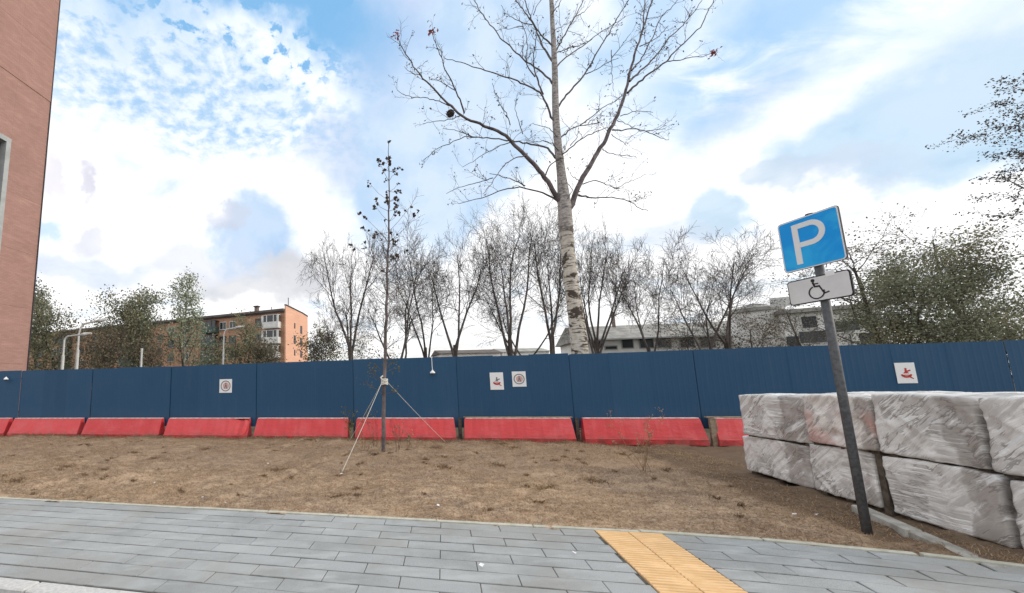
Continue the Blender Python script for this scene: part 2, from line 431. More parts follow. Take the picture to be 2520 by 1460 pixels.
def brick_wall(c1, c2, seam=2.9, courses=True):
    def f(t, b):
        co = t.coord(); z = t.sep(co)[2]
        br = t.new('ShaderNodeTexBrick'); s = t.sep(co)
        t.put(br.inputs['Vector'], t.comb(t.math('ADD', s[0], s[1]), s[2], 0.0))
        br.inputs['Scale'].default_value = 1.0; br.inputs['Brick Width'].default_value = 0.26; br.inputs['Row Height'].default_value = 0.085
        br.inputs['Mortar Size'].default_value = 0.006; br.inputs['Color1'].default_value = (*c1, 1); br.inputs['Color2'].default_value = (*c2, 1)
        br.inputs['Mortar'].default_value = (c1[0] * .8, c1[1] * .85, c1[2] * .9, 1)
        c = br.outputs['Color']
        st = t.noise(t.mapping(co, (0.3, 0.3, 2.6)), 1.1, 6, 0.65)
        c = t.mix(t.math('MULTIPLY', t.ss(st, 0.50, 0.72), 0.35), c, tuple(min(1, v * 1.35) for v in c2))
        c = t.mix(t.math('MULTIPLY', t.ss(t.noise(co, 0.35, 5, 0.6), 0.48, 0.7), 0.35), c, tuple(v * 0.72 for v in c1))
        return c
    return f


M['brick_near'] = mat('pink_brick', brick_wall((0.38, 0.225, 0.19), (0.44, 0.265, 0.225)), 0.9, 0.15)
M['brick_brown'] = mat('brown_brick', brick_wall((0.43, 0.245, 0.16), (0.49, 0.285, 0.19)), 0.9, 0.1)
M['brick_orange'] = mat('orange_render', brick_wall((0.82, 0.47, 0.33), (0.85, 0.50, 0.36)), 0.9, 0.1)
M['frame_grey'] = mat('grey_frame', mottled((0.36, 0.38, 0.38), (0.44, 0.46, 0.46), 2), 0.6)
M['dark_metal'] = mat('dark_trim', (0.05, 0.05, 0.055), 0.6)
M['glass'] = mat('window_glass', (0.035, 0.042, 0.05), 0.12, 0.6)
M['white_panel'] = mat('white_panel', mottled((0.62, 0.63, 0.62), (0.76, 0.76, 0.74), 1.5), 0.7)
M['white_wall'] = mat('white_render', mottled((0.80, 0.79, 0.77), (0.88, 0.87, 0.85), 0.7, 7), 0.85)
M['green_panel'] = mat('dark_green_panel', mottled((0.05, 0.085, 0.075), (0.09, 0.13, 0.12), 1.5), 0.7)
M['roof'] = mat('roof_felt', mottled((0.10, 0.085, 0.08), (0.17, 0.145, 0.13), 1.2), 0.85)
M['roof_grey'] = mat('grey_slate_roof', mottled((0.24, 0.24, 0.23), (0.40, 0.39, 0.36), 1.4, 8), 0.85)
M['chimney'] = mat('chimney_brick', mottled((0.16, 0.12, 0.10), (0.27, 0.21, 0.18), 6), 0.9)
M['lamp_grey'] = mat('lamp_post_paint', mottled((0.55, 0.56, 0.55), (0.66, 0.67, 0.66), 3), 0.5)
M['white_paint'] = mat('white_paint', (0.78, 0.79, 0.80), 0.5)
M['black_paint'] = mat('black_paint', (0.015, 0.015, 0.017), 0.5)
M['sign_red'] = mat('sign_red', (0.48, 0.045, 0.04), 0.5)
M['sign_skin'] = mat('sign_faded_pink', (0.62, 0.38, 0.34), 0.6)
M['sign_grey'] = mat('sign_faded_grey', (0.20, 0.20, 0.22), 0.6)


def sign_blue(t, b):
    co = t.coord()
    c = t.mix(t.math('MULTIPLY', t.ss(t.noise(t.mapping(co, (1, 2.2, 1.4), (0.4, 0, 0)), 3.2, 5, 0.55, 0.4), 0.44, 0.66), 0.75), (0.004, 0.31, 0.80), (0.03, 0.46, 0.88))
    return c


M['sign_blue'] = mat('sign_blue', sign_blue, 0.4, 0.25)
M['sign_white'] = mat('sign_white', (0.74, 0.75, 0.76), 0.4, 0.4)
M['sign_plate'] = mat('sign_plate_grey_white', mottled((0.60, 0.60, 0.61), (0.68, 0.68, 0.69), 3), 0.4, 0.4)
M['rope'] = mat('pale_rope', (0.55, 0.53, 0.47), 0.9)
M['cloth'] = mat('white_tie_cloth', (0.68, 0.66, 0.60), 0.9)


def film(tint):
    def f(t, b):
        co = t.coord(); oi = t.new('ShaderNodeObjectInfo'); rn = oi.outputs['Random']
        cs = t.vmath('ADD', co, t.comb(t.math('MULTIPLY', rn, 9.0), t.math('MULTIPLY', rn, 5.0), t.math('MULTIPLY', rn, 3.0)))
        diag = t.noise(t.mapping(t.mapping(cs, (1, 1, 1), (R_(41), 0, 0)), (1, 0.9, 5.5)), 2.6, 4, 0.62, 0.5)
        hor = t.noise(t.mapping(cs, (1, 0.8, 10.0), (R_(-4), 0, 0)), 2.6, 5, 0.62, 0.3)
        patch = t.math('ADD', t.math('MULTIPLY', t.math('ADD', t.noise(cs, 2.2, 4, 0.55, 0.3), t.math('MULTIPLY', rn, 0.16)), 0.55), t.math('MULTIPLY', t.ss(t.sep(co)[1], 0.0, -0.36), 0.26))
        sel = t.ss(t.noise(t.mapping(cs, loc=(4, 2, 7)), 1.5, 2, 0.5), 0.38, 0.46)
        wr = t.math('ADD', t.math('MULTIPLY', diag, sel), t.math('MULTIPLY', hor, t.math('SUBTRACT', 1.0, sel)))
        rid = t.math('ABSOLUTE', t.math('SUBTRACT', wr, 0.5))
        c = t.mix(t.math('MULTIPLY', t.ss(wr, 0.53, 0.40), 0.55), tint, (0.34, 0.32, 0.30))
        c = t.mix(t.math('MULTIPLY', t.ss(patch, 0.50, 0.56), 0.62), c, (0.27, 0.235, 0.21))
        c = t.mix(t.math('MULTIPLY', t.ss(rid, 0.045, 0.012), t.math('MULTIPLY', t.ss(t.noise(cs, 2.2, 3), 0.46, 0.54), 0.65)), c, (0.13, 0.115, 0.105))
        c = t.mix(t.math('MULTIPLY', t.ss(wr, 0.58, 0.68), 0.85), c, (0.84, 0.85, 0.86))  # white glints along the wrinkles, painted into the film colour
        add_bump(t, b, t.math('ADD', wr, t.math('MULTIPLY', rid, 1.5)), 0.55, 0.03)
        return c
    return f


M['film'] = mat('stretch_film', film((0.78, 0.77, 0.745)), 0.3, 0.5)


def film_pink(t, b):
    c = film((0.78, 0.74, 0.70))(t, b); co = t.coord()
    f = t.math('MULTIPLY', t.ss(t.noise(co, 2.3, 4, 0.6, 0.6), 0.44, 0.60), t.ss(t.sep(co)[2], 0.58, 0.34))
    return t.mix(t.math('MULTIPLY', f, 0.5), c, (0.56, 0.25, 0.21))


M['film_pink'] = mat('film_over_pink_stone', film_pink, 0.34, 0.5)


def birch_col(t, b):
    co = t.coord(); z = t.sep(co)[2]
    streak = t.noise(t.mapping(co, (2.2, 2.2, 15)), 1.3, 6, 0.62, 0.35)
    patch = t.noise(t.mapping(co, (1.6, 1.6, 2.6)), 1.6, 5, 0.6, 0.8)
    c = t.mix(t.ss(t.noise(co, 9, 5), 0.3, 0.7), (0.46, 0.42, 0.36), (0.62, 0.58, 0.52))
    c = t.mix(t.ss(streak, 0.52, 0.62), c, (0.085, 0.07, 0.06))
    c = t.mix(t.ss(patch, 0.52, 0.58), c, (0.075, 0.06, 0.05))
    up = t.mix(t.ss(t.noise(t.mapping(co, (3, 3, 6)), 3, 6, 0.65), 0.35, 0.62), (0.16, 0.145, 0.14), (0.40, 0.375, 0.36))
    c = t.mix(t.ss(t.math('ADD', z, t.math('MULTIPLY', t.noise(co, 1.2, 3), 1.6)), 6.2, 8.4), c, up)
    add_bump(t, b, t.math('ADD', streak, patch), 0.6, 0.02)
    return c


M['birch'] = mat('birch_bark', birch_col, 0.85, 0.2)
M['limb'] = mat('limb_bark', mottled((0.085, 0.072, 0.075), (0.19, 0.162, 0.164), 5, bump=0.4), 0.9, 0.15)
M['twig'] = mat('twig_bark', mottled((0.085, 0.074, 0.071), (0.155, 0.135, 0.128), 1.5), 0.9, 0.1)
M['bark'] = mat('dark_bark', mottled((0.050, 0.043, 0.040), (0.12, 0.10, 0.09), 2.5, bump=0.3), 0.95, 0.1)
M['bark_pale'] = mat('pale_bark', mottled((0.26, 0.25, 0.23), (0.44, 0.42, 0.39), 2.5), 0.95, 0.1)


def leaf_mat(name, c1, c2, c3, trans=0.25):
    def f(t, b):
        wp = t.new('ShaderNodeNewGeometry')
        rn = wp.outputs['Random Per Island']
        c = t.mix(rn, c1, c2)
        c = t.mix(t.math('MULTIPLY', t.ss(t.noise(wp.outputs['Position'], 0.5, 4), 0.5, 0.68), 0.6), c, c3)
        return c
    m = mat(name, f, 0.75, 0.15)
    t = NT(m.node_tree); b = m.node_tree.nodes['Principled BSDF']; o = m.node_tree.nodes['Material Output']
    tr = t.new('ShaderNodeBsdfTranslucent'); t.put(tr.inputs[0], b.inputs['Base Color'].links[0].from_socket)
    mxs = t.new('ShaderNodeMixShader'); mxs.inputs[0].default_value = trans
    t.l.new(b.outputs[0], mxs.inputs[1]); t.l.new(tr.outputs[0], mxs.inputs[2]); t.l.new(mxs.outputs[0], o.inputs[0])
    return m


M['straw'] = leaf_mat('dead_grass', (0.33, 0.222, 0.14), (0.54, 0.385, 0.25), (0.46, 0.32, 0.18), 0.5)
M['straw_pale'] = leaf_mat('pale_dead_grass', (0.44, 0.315, 0.21), (0.66, 0.51, 0.35), (0.56, 0.40, 0.24), 0.5)
M['straw2'] = leaf_mat('dead_grass_dark', (0.15, 0.105, 0.07), (0.30, 0.215, 0.14), (0.20, 0.16, 0.09), 0.5)
M['leaf_dull'] = leaf_mat('dull_green_leaves', (0.143, 0.157, 0.108), (0.305, 0.31, 0.208), (0.376, 0.329, 0.196))
M['leaf_light'] = leaf_mat('silver_green_leaves', (0.237, 0.278, 0.197), (0.429, 0.468, 0.332), (0.363, 0.374, 0.237))
M['leaf_dark'] = leaf_mat('dark_green_leaves', (0.079, 0.096, 0.064), (0.208, 0.221, 0.135), (0.268, 0.234, 0.129))
M['leaf_brown'] = leaf_mat('brown_leaves', (0.121, 0.101, 0.074), (0.23, 0.198, 0.144), (0.218, 0.19, 0.115))
M['leaf_yellow'] = leaf_mat('yellow_green_leaves', (0.105, 0.105, 0.036), (0.19, 0.175, 0.065), (0.15, 0.115, 0.05))
M['leaf_dry'] = leaf_mat('dark_dry_leaves', (0.055, 0.045, 0.042), (0.12, 0.092, 0.078), (0.10, 0.072, 0.055), 0.25)
M['leaf_red'] = leaf_mat('red_leaves', (0.22, 0.05, 0.045), (0.36, 0.10, 0.085), (0.30, 0.08, 0.06))

# ---------------------------------------------------------------- ground, road, pavement
def bend(a):
    d = max(0.0, a - 1.9)
    return -0.060 * d * d


def soil_z(a, b):
    a = np.asarray(a, float); b = np.asarray(b, float)
    z = 0.018 * np.sin(a * 1.7 + b * .9) * np.sin(b * 1.3 - a * .4 + 1) + 0.012 * np.sin(a * 4.1 + 2 * np.sin(b * 2.3)) * np.sin(b * 5.2 + a)
    right = np.clip((a - 2.2) / 2.0, 0, 1); edge = np.clip((b - 4.9) / 0.6, 0, 1)
    return z - 0.075 * right * right * edge + 0.01 - 0.03 * (1 - edge)


far = MB().add([(-700, -60, -.16), (700, -60, -.16), (700, 1400, -.16), (-700, 1400, -.16)], [(0, 1, 2, 3)]).obj('ground', M['far_ground']); tag(far, kind='structure')
road = MB().box((-40, -6, -.3), (40, 2.80, -.12)).obj('road', M['asphalt'], rz=-TH); tag(road, kind='structure')
# lawn sheet with bumps
aa = np.arange(-19, 10.01, 0.07); bb = np.arange(4.3, 13.6, 0.07); A, B = np.meshgrid(aa, bb, indexing='ij')
Zs = soil_z(A, B)
for sc, am in ((0.45, .014), (0.21, .011), (0.09, .0065)):
    g = rng.normal(size=A.shape); k = max(1, int(sc / 0.07))
    for ax in (0, 1):
        g = sum(np.roll(g, s, axis=ax) for s in range(-k, k + 1)) / (2 * k + 1)
    Zs = Zs + am * g / (g.std() + 1e-9)
for (x0, y0, x1, y1) in ((560, 1232, 880, 1105), (0, 1215, 330, 1150), (250, 1190, 640, 1120), (1130, 1270, 1500, 1150)):
    q0, q1 = ab(gr(x0, y0)), ab(gr(x1, y1)); dd = (q1 - q0) / np.linalg.norm(q1 - q0)
    along = (A - q0[0]) * dd[0] + (B - q0[1]) * dd[1]; off = -(A - q0[0]) * dd[1] + (B - q0[1]) * dd[0] + .06 * np.sin(along * 2.1)
    Zs = Zs - .035 * np.exp(-(off / .085) ** 2) * (along > -.2) * (along < np.linalg.norm(q1 - q0)) + .018 * np.exp(-((np.abs(off) - .17) / .07) ** 2) * (along > -.2) * (along < np.linalg.norm(q1 - q0))
LZ = Zs
nA, nB = A.shape; idx = np.arange(nA * nB).reshape(nA, nB)
V = np.stack([A.ravel(), B.ravel(), Zs.ravel()], axis=1)
Fq = np.stack([idx[:-1, :-1], idx[1:, :-1], idx[1:, 1:], idx[:-1, 1:]], axis=-1).reshape(-1, 4)
keep = []
fa, fb = A[:-1, :-1].ravel(), B[:-1, :-1].ravel()
edge_b = np.array([4.99 + bend(a) for a in fa])
keep = (fb > edge_b - 0.06)
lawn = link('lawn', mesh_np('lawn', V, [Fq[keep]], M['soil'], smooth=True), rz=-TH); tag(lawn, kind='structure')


def lawn_z(a, b):
    i = np.clip(((np.asarray(a) + 19) / 0.07).round().astype(int), 0, nA - 1); j = np.clip(((np.asarray(b) - 4.3) / 0.07).round().astype(int), 0, nB - 1)
    return LZ[i, j]


# dead grass: short blades matted over the soil
def blades(name, n, mats, a0, a1, b0, b1, L, w, lean, clump, seed, near_edge=False):
    r = np.random.default_rng(seed)
    a = r.uniform(a0, a1, n * 3); b = r.uniform(b0, b1, n * 3)
    dens = 0.5 + 0.5 * np.sin(a * 2.3 + 1.7 * np.sin(b * 1.9 + seed)) * np.sin(b * 2.9 + 1.3 * np.sin(a * 1.4))
    eb = 4.99 + np.where(a > 1.9, -0.06 * (a - 1.9) ** 2, 0)
    ok = (r.uniform(size=n * 3) < (1 - clump) + clump * dens) & (b > eb + 0.05 - 0.02 * r.uniform(size=n * 3)) & ~((a > 4.72) & (b < 9.0))
    a, b = a[ok][:n], b[ok][:n]; n = len(a)
    th = r.uniform(0, 2 * math.pi, n); ln = L * r.uniform(0.5, 1.5, n); up = np.abs(r.normal(0, lean, n)) + 0.05
    d = np.stack([np.cos(th), np.sin(th), np.zeros(n)], 1); s = np.stack([-np.sin(th), np.cos(th), np.zeros(n)], 1)
    base = np.stack([a, b, lawn_z(a, b) - 0.004], 1); wv = (w * r.uniform(0.6, 1.5, n))[:, None]
    mid = base + d * (ln * .5)[:, None] + np.stack([np.zeros(n), np.zeros(n), ln * up * .7], 1); tip = base + d * ln[:, None] + np.stack([np.zeros(n), np.zeros(n), ln * up * r.uniform(.3, 1.1, n)], 1)
    V = np.stack([base - s * wv * .5, base + s * wv * .5, mid + s * wv * .35, tip, mid - s * wv * .35], 1).reshape(-1, 3)
    k5 = np.arange(n)[:, None] * 5; mi = r.integers(0, len(mats), n)
    o = link(name, mesh_np(name, V, [k5 + np.array([[0, 1, 2, 4]]), k5 + np.array([[4, 2, 3]])], mats, midx=np.concatenate([mi, mi])), rz=-TH); tag(o, kind='stuff')
    return o


tag(blades('dead_grass', 430000, [M['straw'], M['straw_pale'], M['straw'], M['straw2']], -17, 5.2, 4.3, 11.9, 0.055, 0.0042, 0.30, 0.65, 3), 'matted dead brown grass over the bare lawn', 'grass')
tag(blades('green_grass', 7000, [M['moss'], M['straw2'], M['straw']], -17, 4.6, 11.25, 11.95, 0.075, 0.0045, 0.6, 0.8, 5), 'thin greenish grass growing along the red blocks', 'grass')

r_ = np.random.default_rng(77); tb = []
for q in range(110):
    a_ = r_.uniform(-11, 4.2); b_ = r_.uniform(5.15, 11.3)
    if a_ > 1.9 and b_ < 5.4: continue
    rad_ = r_.uniform(.02, .09) if q % 6 else r_.uniform(.12, .22); n_ = int(70 * rad_ / .1)
    for w in range(n_):
        o_ = r_.normal(0, rad_ * .5, 2); h_ = r_.uniform(.02, .06); p_ = np.array([a_ + o_[0], b_ + o_[1] * .8, float(lawn_z(a_ + o_[0], b_ + o_[1] * .8)) - .005]); d_ = r_.normal(0, .7, 2)
        tb.append((np.array([p_, p_ + np.array([d_[0] * h_ * .4, d_[1] * h_ * .4, h_ * .6]), p_ + np.array([d_[0] * h_, d_[1] * h_, h_ * .8])]), np.array([.004, .003, .001])))
V, F = tubes(tb, 3)
tag(link('grass_tufts', mesh_np('grass_tufts', V, [F], [M['straw2'], M['straw'], M['moss']], midx=np.repeat(r_.choice(3, len(tb), p=(.34, .62, .04)), 6)), rz=-TH), 'darker dry tufts dotted over the bare lawn', 'grass', kind='stuff')

# pavement: bed, pavers, edging, tactile tiles, kerb
bedv, bedf = [], []
alist = np.arange(-9.0, 8.01, 0.25)
for a in alist: bedv += [(a, 2.955, -.012), (a, 4.97 + bend(a), -.012)]
for i in range(len(alist) - 1): bedf.append((2 * i, 2 * i + 2, 2 * i + 3, 2 * i + 1))
pavement = MB().add(bedv, bedf).obj('pavement', M['bed'], rz=-TH); tag(pavement, kind='structure')


def slab_mesh(name, lx, ly, h, ch, m):
    x, y = lx / 2, ly / 2
    vs = [(-x, -y, -h), (x, -y, -h), (x, y, -h), (-x, y, -h), (-x, -y, -ch), (x, -y, -ch), (x, y, -ch), (-x, y, -ch),
          (-x + ch, -y + ch, 0), (x - ch, -y + ch, 0), (x - ch, y - ch, 0), (-x + ch, y - ch, 0)]
    fs = [(0, 1, 5, 4), (1, 2, 6, 5), (2, 3, 7, 6), (3, 0, 4, 7), (4, 5, 9, 8), (5, 6, 10, 9), (6, 7, 11, 10), (7, 4, 8, 11), (8, 9, 10, 11)]
    me = bpy.data.meshes.new(name); me.from_pydata(vs, [], fs); me.materials.append(m); return me


_pav = {}
for row in range(10):
    b0 = 2.96 + 0.2 * row; off = 0.5 if row % 2 else 0.2
    for k in range(-14, 13):
        s0, s1 = off + 0.6 * (k - 1), off + 0.6 * k
        for lo, hi in ((s0, min(s1, 1.425)), (max(s0, 2.035), s1)):
            if hi - lo < 0.04 or hi > s1 + 1e-6 or lo < s0 - 1e-6: continue
            L = round(hi - lo, 3); key = L
            if key not in _pav: _pav[key] = slab_mesh('paver', L - 0.006, 0.194, 0.04, 0.004, M['paver'])
            ac = (lo + hi) / 2; sl = (bend(ac + .1) - bend(ac - .1)) / .2
            fbend = bend(ac)
            o = link('paver', _pav[key], pavement, (ac, b0 + 0.1 + fbend, random.uniform(-.003, .003)), math.atan(sl))
            o.rotation_euler.x = random.uniform(-.006, .006); o.rotation_euler.y = random.uniform(-.003, .003)
em = slab_mesh('edging_stone', 0.992, 0.052, 0.09, 0.006, M['edging'])
for k in range(-9, 8):
    ac = k + 0.35; sl = (bend(ac + .3) - bend(ac - .3)) / .6
    link('edging_stone', em, pavement, (ac, 4.994 + bend(ac), 0.012 + random.uniform(-.004, .004)), math.atan(sl))
tm = MB()
tv = slab_mesh('tmp', 0.296, 0.296, 0.03, 0.003, M['tactile']); tm.v = [tuple(v.co) for v in tv.vertices]; tm.f = [tuple(p.vertices) for p in tv.polygons]
for q in range(6):
    y = -0.121 + q * 0.0484
    tm.add([(-.146, y - .014, 0), (.146, y - .014, 0), (.146, y + .014, 0), (-.146, y + .014, 0), (-.142, y - .007, .005), (.142, y - .007, .005), (.142, y + .007, .005), (-.142, y + .007, .005)],
           [(4, 5, 6, 7), (0, 1, 5, 4), (1, 2, 6, 5), (2, 3, 7, 6), (3, 0, 4, 7)])
bpy.data.meshes.remove(tv)
tme = tm.mesh('tactile_tile', M['tactile'])
for i in range(2):
    for j in range(7):
        b = 4.965 - 0.149 - j * 0.297
        if b - .15 < 2.9: continue
        link('tactile_tile', tme, pavement, (1.43 + .15 + i * .3 + .0, b, 0.002 + random.uniform(-.001, .001)))
fill = slab_mesh('tactile_tile', 0.296, 0.215, 0.03, 0.003, M['tactile'])
kerb = empty('kerb', (0, 0, 0), -TH, kind='structure')
km = MB().box((-.494, -.075, -.28), (.494, .075, 0)).mesh('kerb_stone', M['kerb'], bevel=0.012)
for k in range(-7, 9): link('kerb_stone', km, kerb, (-3.2 + .5 + k, 2.875, random.uniform(-.004, .003)))
kerb2 = empty('kerb_by_pallets', (0, 0, 0), -TH, kind='structure')
p0, p1 = np.array([4.68, 6.40]), np.array([4.13, 4.35]); dv = (p1 - p0); Lk = np.linalg.norm(dv); ang = math.atan2(dv[1], dv[0])
k2 = MB().box((-.47, -.06, -.25), (.47, .06, 0.03)).mesh('kerb_stone', M['kerb_old'], bevel=0.015)
for k in range(3):
    c = p0 + dv / Lk * (0.48 + k * .955); o = link('kerb_stone', k2, kerb2, (c[0], c[1], -.02 - .008 * k), ang + random.uniform(-.02, .02)); o.rotation_euler.x = random.uniform(-.05, .02)

# ---------------------------------------------------------------- fence and red blocks
FB = 12.30
joints = [-21.1, -18.05, -14.93, -11.86, -8.76, -5.71, -2.61, 0.38, 3.31, 6.19, 9.15, 12.15, 15.2]
fence = empty('construction_fence', W(0, FB, 0), -TH, label='dark blue corrugated metal site fence running behind the red blocks', cat='fence')


def sheet_mesh(L, h0, h1):
    n = max(2, int(round(L / 0.125))); step = L / n; xs, ys = [], []
    for i in range(n):
        for fx, d in ((0.0, 0), (0.55, 0), (0.72, .0011), (0.83, .0011)):
            xs.append(i * step + fx * step); ys.append(-d)
    xs.append(L); ys.append(0)
    vs = [(x, y, h0) for x, y in zip(xs, ys)] + [(x, y, h1) for x, y in zip(xs, ys)]
    m = len(xs); fs = [(i, i + 1, m + i + 1, m + i) for i in range(m - 1)]
    me = bpy.data.meshes.new('metal_sheet'); me.from_pydata(vs, [], fs); me.materials.append(M['fence'])
    return me


topz = {0: 2.255, 1: 2.25, 2: 2.25, 3: 2.245, 4: 2.245, 5: 2.265, 6: 2.275, 7: 2.26, 8: 2.235, 9: 2.25, 10: 2.24, 11: 2.24}
for i in range(len(joints) - 1):
    j0, j1 = joints[i], joints[i + 1]; w3 = (j1 - j0 - 0.03) / 3
    for q in range(3):
        o = link('metal_sheet', sheet_mesh(w3 + 0.02, 0.30, topz[i] + random.uniform(-.014, .014)), fence, (j0 + .015 + q * w3 - (.01 if q else 0), -.004 * q + random.uniform(-.001, .001), 0))
        o.rotation_euler.y = random.uniform(-.002, .002)
    MB().box((j0 - .03, .02, -.1), (j0 + .03, .08, topz[i] - .02)).obj('post', M['fence'], fence)
    for z in (0.75, 1.95): MB().box((j0 + .04, .015, z), (j1 - .04, .055, z + .05)).obj('rail', M['dark_metal'], fence)

notes = {3: 'sits leftmost in full view, left of the lamp-post bases', 2: ''}
block_labels = [None, 'red painted fence block cut off by the left edge', 'red fence block, first full one from the left edge', 'red fence block below the two lamp posts',
                'red fence block with crumpled right corner under the lone round notice', 'red fence block just left of the staked young tree', 'red fence block behind the staked young tree',
                'red fence block with a brown plank on top below two notices', 'red fence block behind the tall dry weed', 'darker red fence block half hidden behind the wrapped pallets', None]
prof = [(0.0, -.06), (0.0, 0.075), (0.02, 0.10), (0.20, 0.545), (0.215, 0.556), (0.33, 0.556), (0.37, -.06)]


def block(a0, a1, label, crumple=False):
    L = a1 - a0; rt = empty('fence_block', W((a0 + a1) / 2, 11.88, 0), -TH + random.uniform(-.012, .012), label=label, cat='fence block', group='red blocks along the fence foot')
    n = 26; vs, fs = [], []
    m = len(prof)
    for i in range(n + 1):
        t = i / n; x = -L / 2 + L * t
        for k, (y, z) in enumerate(prof):
            e = 0.10 * max(0, min(1, z / .556)) ; xx = x * (1 - 2 * e * 0.35 / L) if 0 < i < n else (x + (0.035 if i == 0 else -0.035) * max(0, z) / .556)
            dy = 0.006 * math.sin(i * 1.3 + k * 2 + a0) + (0.004 * math.sin(i * 3.1 + a0 * 3) if 0 < k < 5 else 0)
            dz = 0.0
            if crumple and t > .78 and 1 < k < 5:
                q = (t - .78) / .22; dy += 0.09 * q * abs(math.sin(i * 1.6 + k * 1.3)); dz -= 0.085 * q * abs(math.sin(i * 1.1 + 1)) * (k > 2)
            vs.append((xx, y + dy, z + dz))
    for i in range(n):
        for k in range(m - 1): fs.append((i * m + k, (i + 1) * m + k, (i + 1) * m + k + 1, i * m + k + 1))
    fs += [tuple(range(m)), tuple(n * m + k for k in range(m))[::-1]]
    MB().add(vs, fs).obj('body', M['red'], rt)
    MB().box((-L / 2 + .06, .205, .558), (L / 2 - .05, .335, .580)).obj('top_cap', M['red_cap'], rt)
    return rt


for i in range(1, 10):
    j0, j1 = joints[i], joints[i + 1]
    if block_labels[i] is None: continue
    if j0 < -18.2: continue
    o = block(j0 + .10, j1 - .10, block_labels[i] if i < len(block_labels) else None, crumple=(i == 4))
    # brown post standing in the gap
    if i in (5, 8): pass
# the leftmost piece
for i, (nm, j) in enumerate([('timber_post', 0.40), ('timber_post', 3.33), ('timber_post', 6.26)]):
    lab = ['dark timber post in the gap left of the planked block', 'dark timber post in the gap right of the planked block', 'pale timber post at the right end of the weed block'][i]
    MB().box((-.04 - .02 * (i == 2), -.02, -.1), (.04 + .03 * (i == 2), .06, .57)).obj(nm, M['wood'] if i == 2 else M['wood_dark'], None, W(j, 11.99 if i == 2 else 12.15, 0), -TH)
    tag(bpy.data.objects[nm if i == 0 else f'{nm}.{i:03d}'], lab, 'post', 'timber posts between the red blocks')
pl = MB().box((-1.36, -.05, 0), (1.36, .07, .028)).obj('plank', M['wood'], None, W(1.86, 12.16, .575), -TH, bevel=.004); tag(pl, 'long brown plank lying on the red block below two notices', 'plank')
pl = MB().box((-.42, -.06, 0), (.42, .06, .03)).obj('plank', M['wood'], None, W(6.62, 12.15, .575), -TH - .02, bevel=.004); tag(pl, 'short brown plank on the block beside the wrapped pallets', 'plank')

# notices on the fence
def disc_ring(mb, r0, r1, y, n=28, cx=0, cz=0):
    vs = []
    for i in range(n):
        t = 2 * math.pi * i / n
        for r in (r0, r1): vs += [(cx + r * math.cos(t), y, cz + r * math.sin(t)), (cx + r * math.cos(t), y - .002, cz + r * math.sin(t))]
    fs = []
    for i in range(n):
        j = (i + 1) % n; a, b = 4 * i, 4 * j
        fs += [(a + 1, a + 3, b + 3, b + 1), (a, a + 1, b + 1, b), (a + 2, b + 2, b + 3, a + 3)]
    mb.add(vs, fs)


def flat(mb, poly, y):
    mb.prism(poly, 1, y - .002, y)


def notice(px, py, wpx, hpx, kind, label):
    a, z = on_b(px, py, FB - .02); a1, z1 = on_b(px + wpx / 2, py + hpx / 2, FB - .02); w = abs(a1 - a); h = abs(z1 - z)
    rt = empty('notice', W(a, FB - .012, z), -TH, label=label, cat='notice', group='square notices on the blue fence')
    MB().box((-w, -.006, -h), (w, 0, h)).obj('panel', M['white_paint'], rt)
    r = min(w, h)
    if kind == 'ring':
        g = MB(); disc_ring(g, r * .66, r * .80, -.008); g.obj('ring', M['sign_grey'], rt)
        g = MB(); flat(g, [(r * .05 + r * .5 * math.cos(t), r * .02 + r * .5 * math.sin(t)) for t in np.linspace(0, 6.0, 14)], -.0075); g.obj('disc', M['sign_skin'], rt)
        g = MB()
        flat(g, [(r * .02 + r * .11 * math.cos(t), r * .34 + r * .11 * math.sin(t)) for t in np.linspace(0, 5.6, 9)], -.0105)
        flat(g, [(-r * .1, r * .2), (r * .16, r * .2), (r * .2, -r * .08), (r * .3, -r * .4), (r * .18, -r * .42), (r * .02, -r * .1), (-r * .2, -r * .42), (-r * .3, -r * .38), (-r * .1, -r * .05)], -.0105)
        g.obj('figure', M['sign_grey'], rt)
    else:
        g = MB()
        flat(g, [(-.08 * r, .62 * r), (.12 * r, .62 * r), (.10 * r, .30 * r), (.45 * r, .42 * r), (.50 * r, .28 * r), (.14 * r, .12 * r), (.30 * r, -.05 * r), (-.30 * r, -.05 * r), (-.12 * r, .15 * r)], -.008)
        g.obj('figure', M['sign_grey'] if kind == 'brown' else M['sign_red'], rt)
        g = MB()
        ts = np.linspace(math.pi * 1.05, math.pi * 1.95, 10)
        flat(g, [(.58 * r * math.cos(t), -.12 * r + .50 * r * math.sin(t)) for t in ts] + [(.40 * r * math.cos(t), -.10 * r + .28 * r * math.sin(t)) for t in ts[::-1]], -.0085)
        flat(g, [(.2 * r, -.5 * r), (.62 * r, -.78 * r), (.68 * r, -.70 * r), (.34 * r, -.42 * r)], -.0085); flat(g, [(-.45 * r, -.22 * r), (.4 * r, -.22 * r), (.4 * r, -.32 * r), (-.45 * r, -.32 * r)], -.0085)
        g.obj('emblem', M['sign_red'], rt)
        if kind == 'brown':
            g = MB(); flat(g, [(-.6 * r, -.2 * r), (-.3 * r, 0), (-.4 * r, -.3 * r)], -.0085); g.obj('mark', M['sign_skin'], rt)
    return rt


notice(555, 950, 30, 33, 'ring', 'lone square notice with a round figure on the left part of the fence')
notice(1222, 938, 36, 42, 'brown', 'square notice with a red and grey emblem, left of the paired notices')
notice(1277, 933, 37, 37, 'ring', 'square notice with a dark ring, right of the paired notices')
notice(2229, 918, 60, 50, 'red', 'square notice with a red emblem above the wrapped pallets')


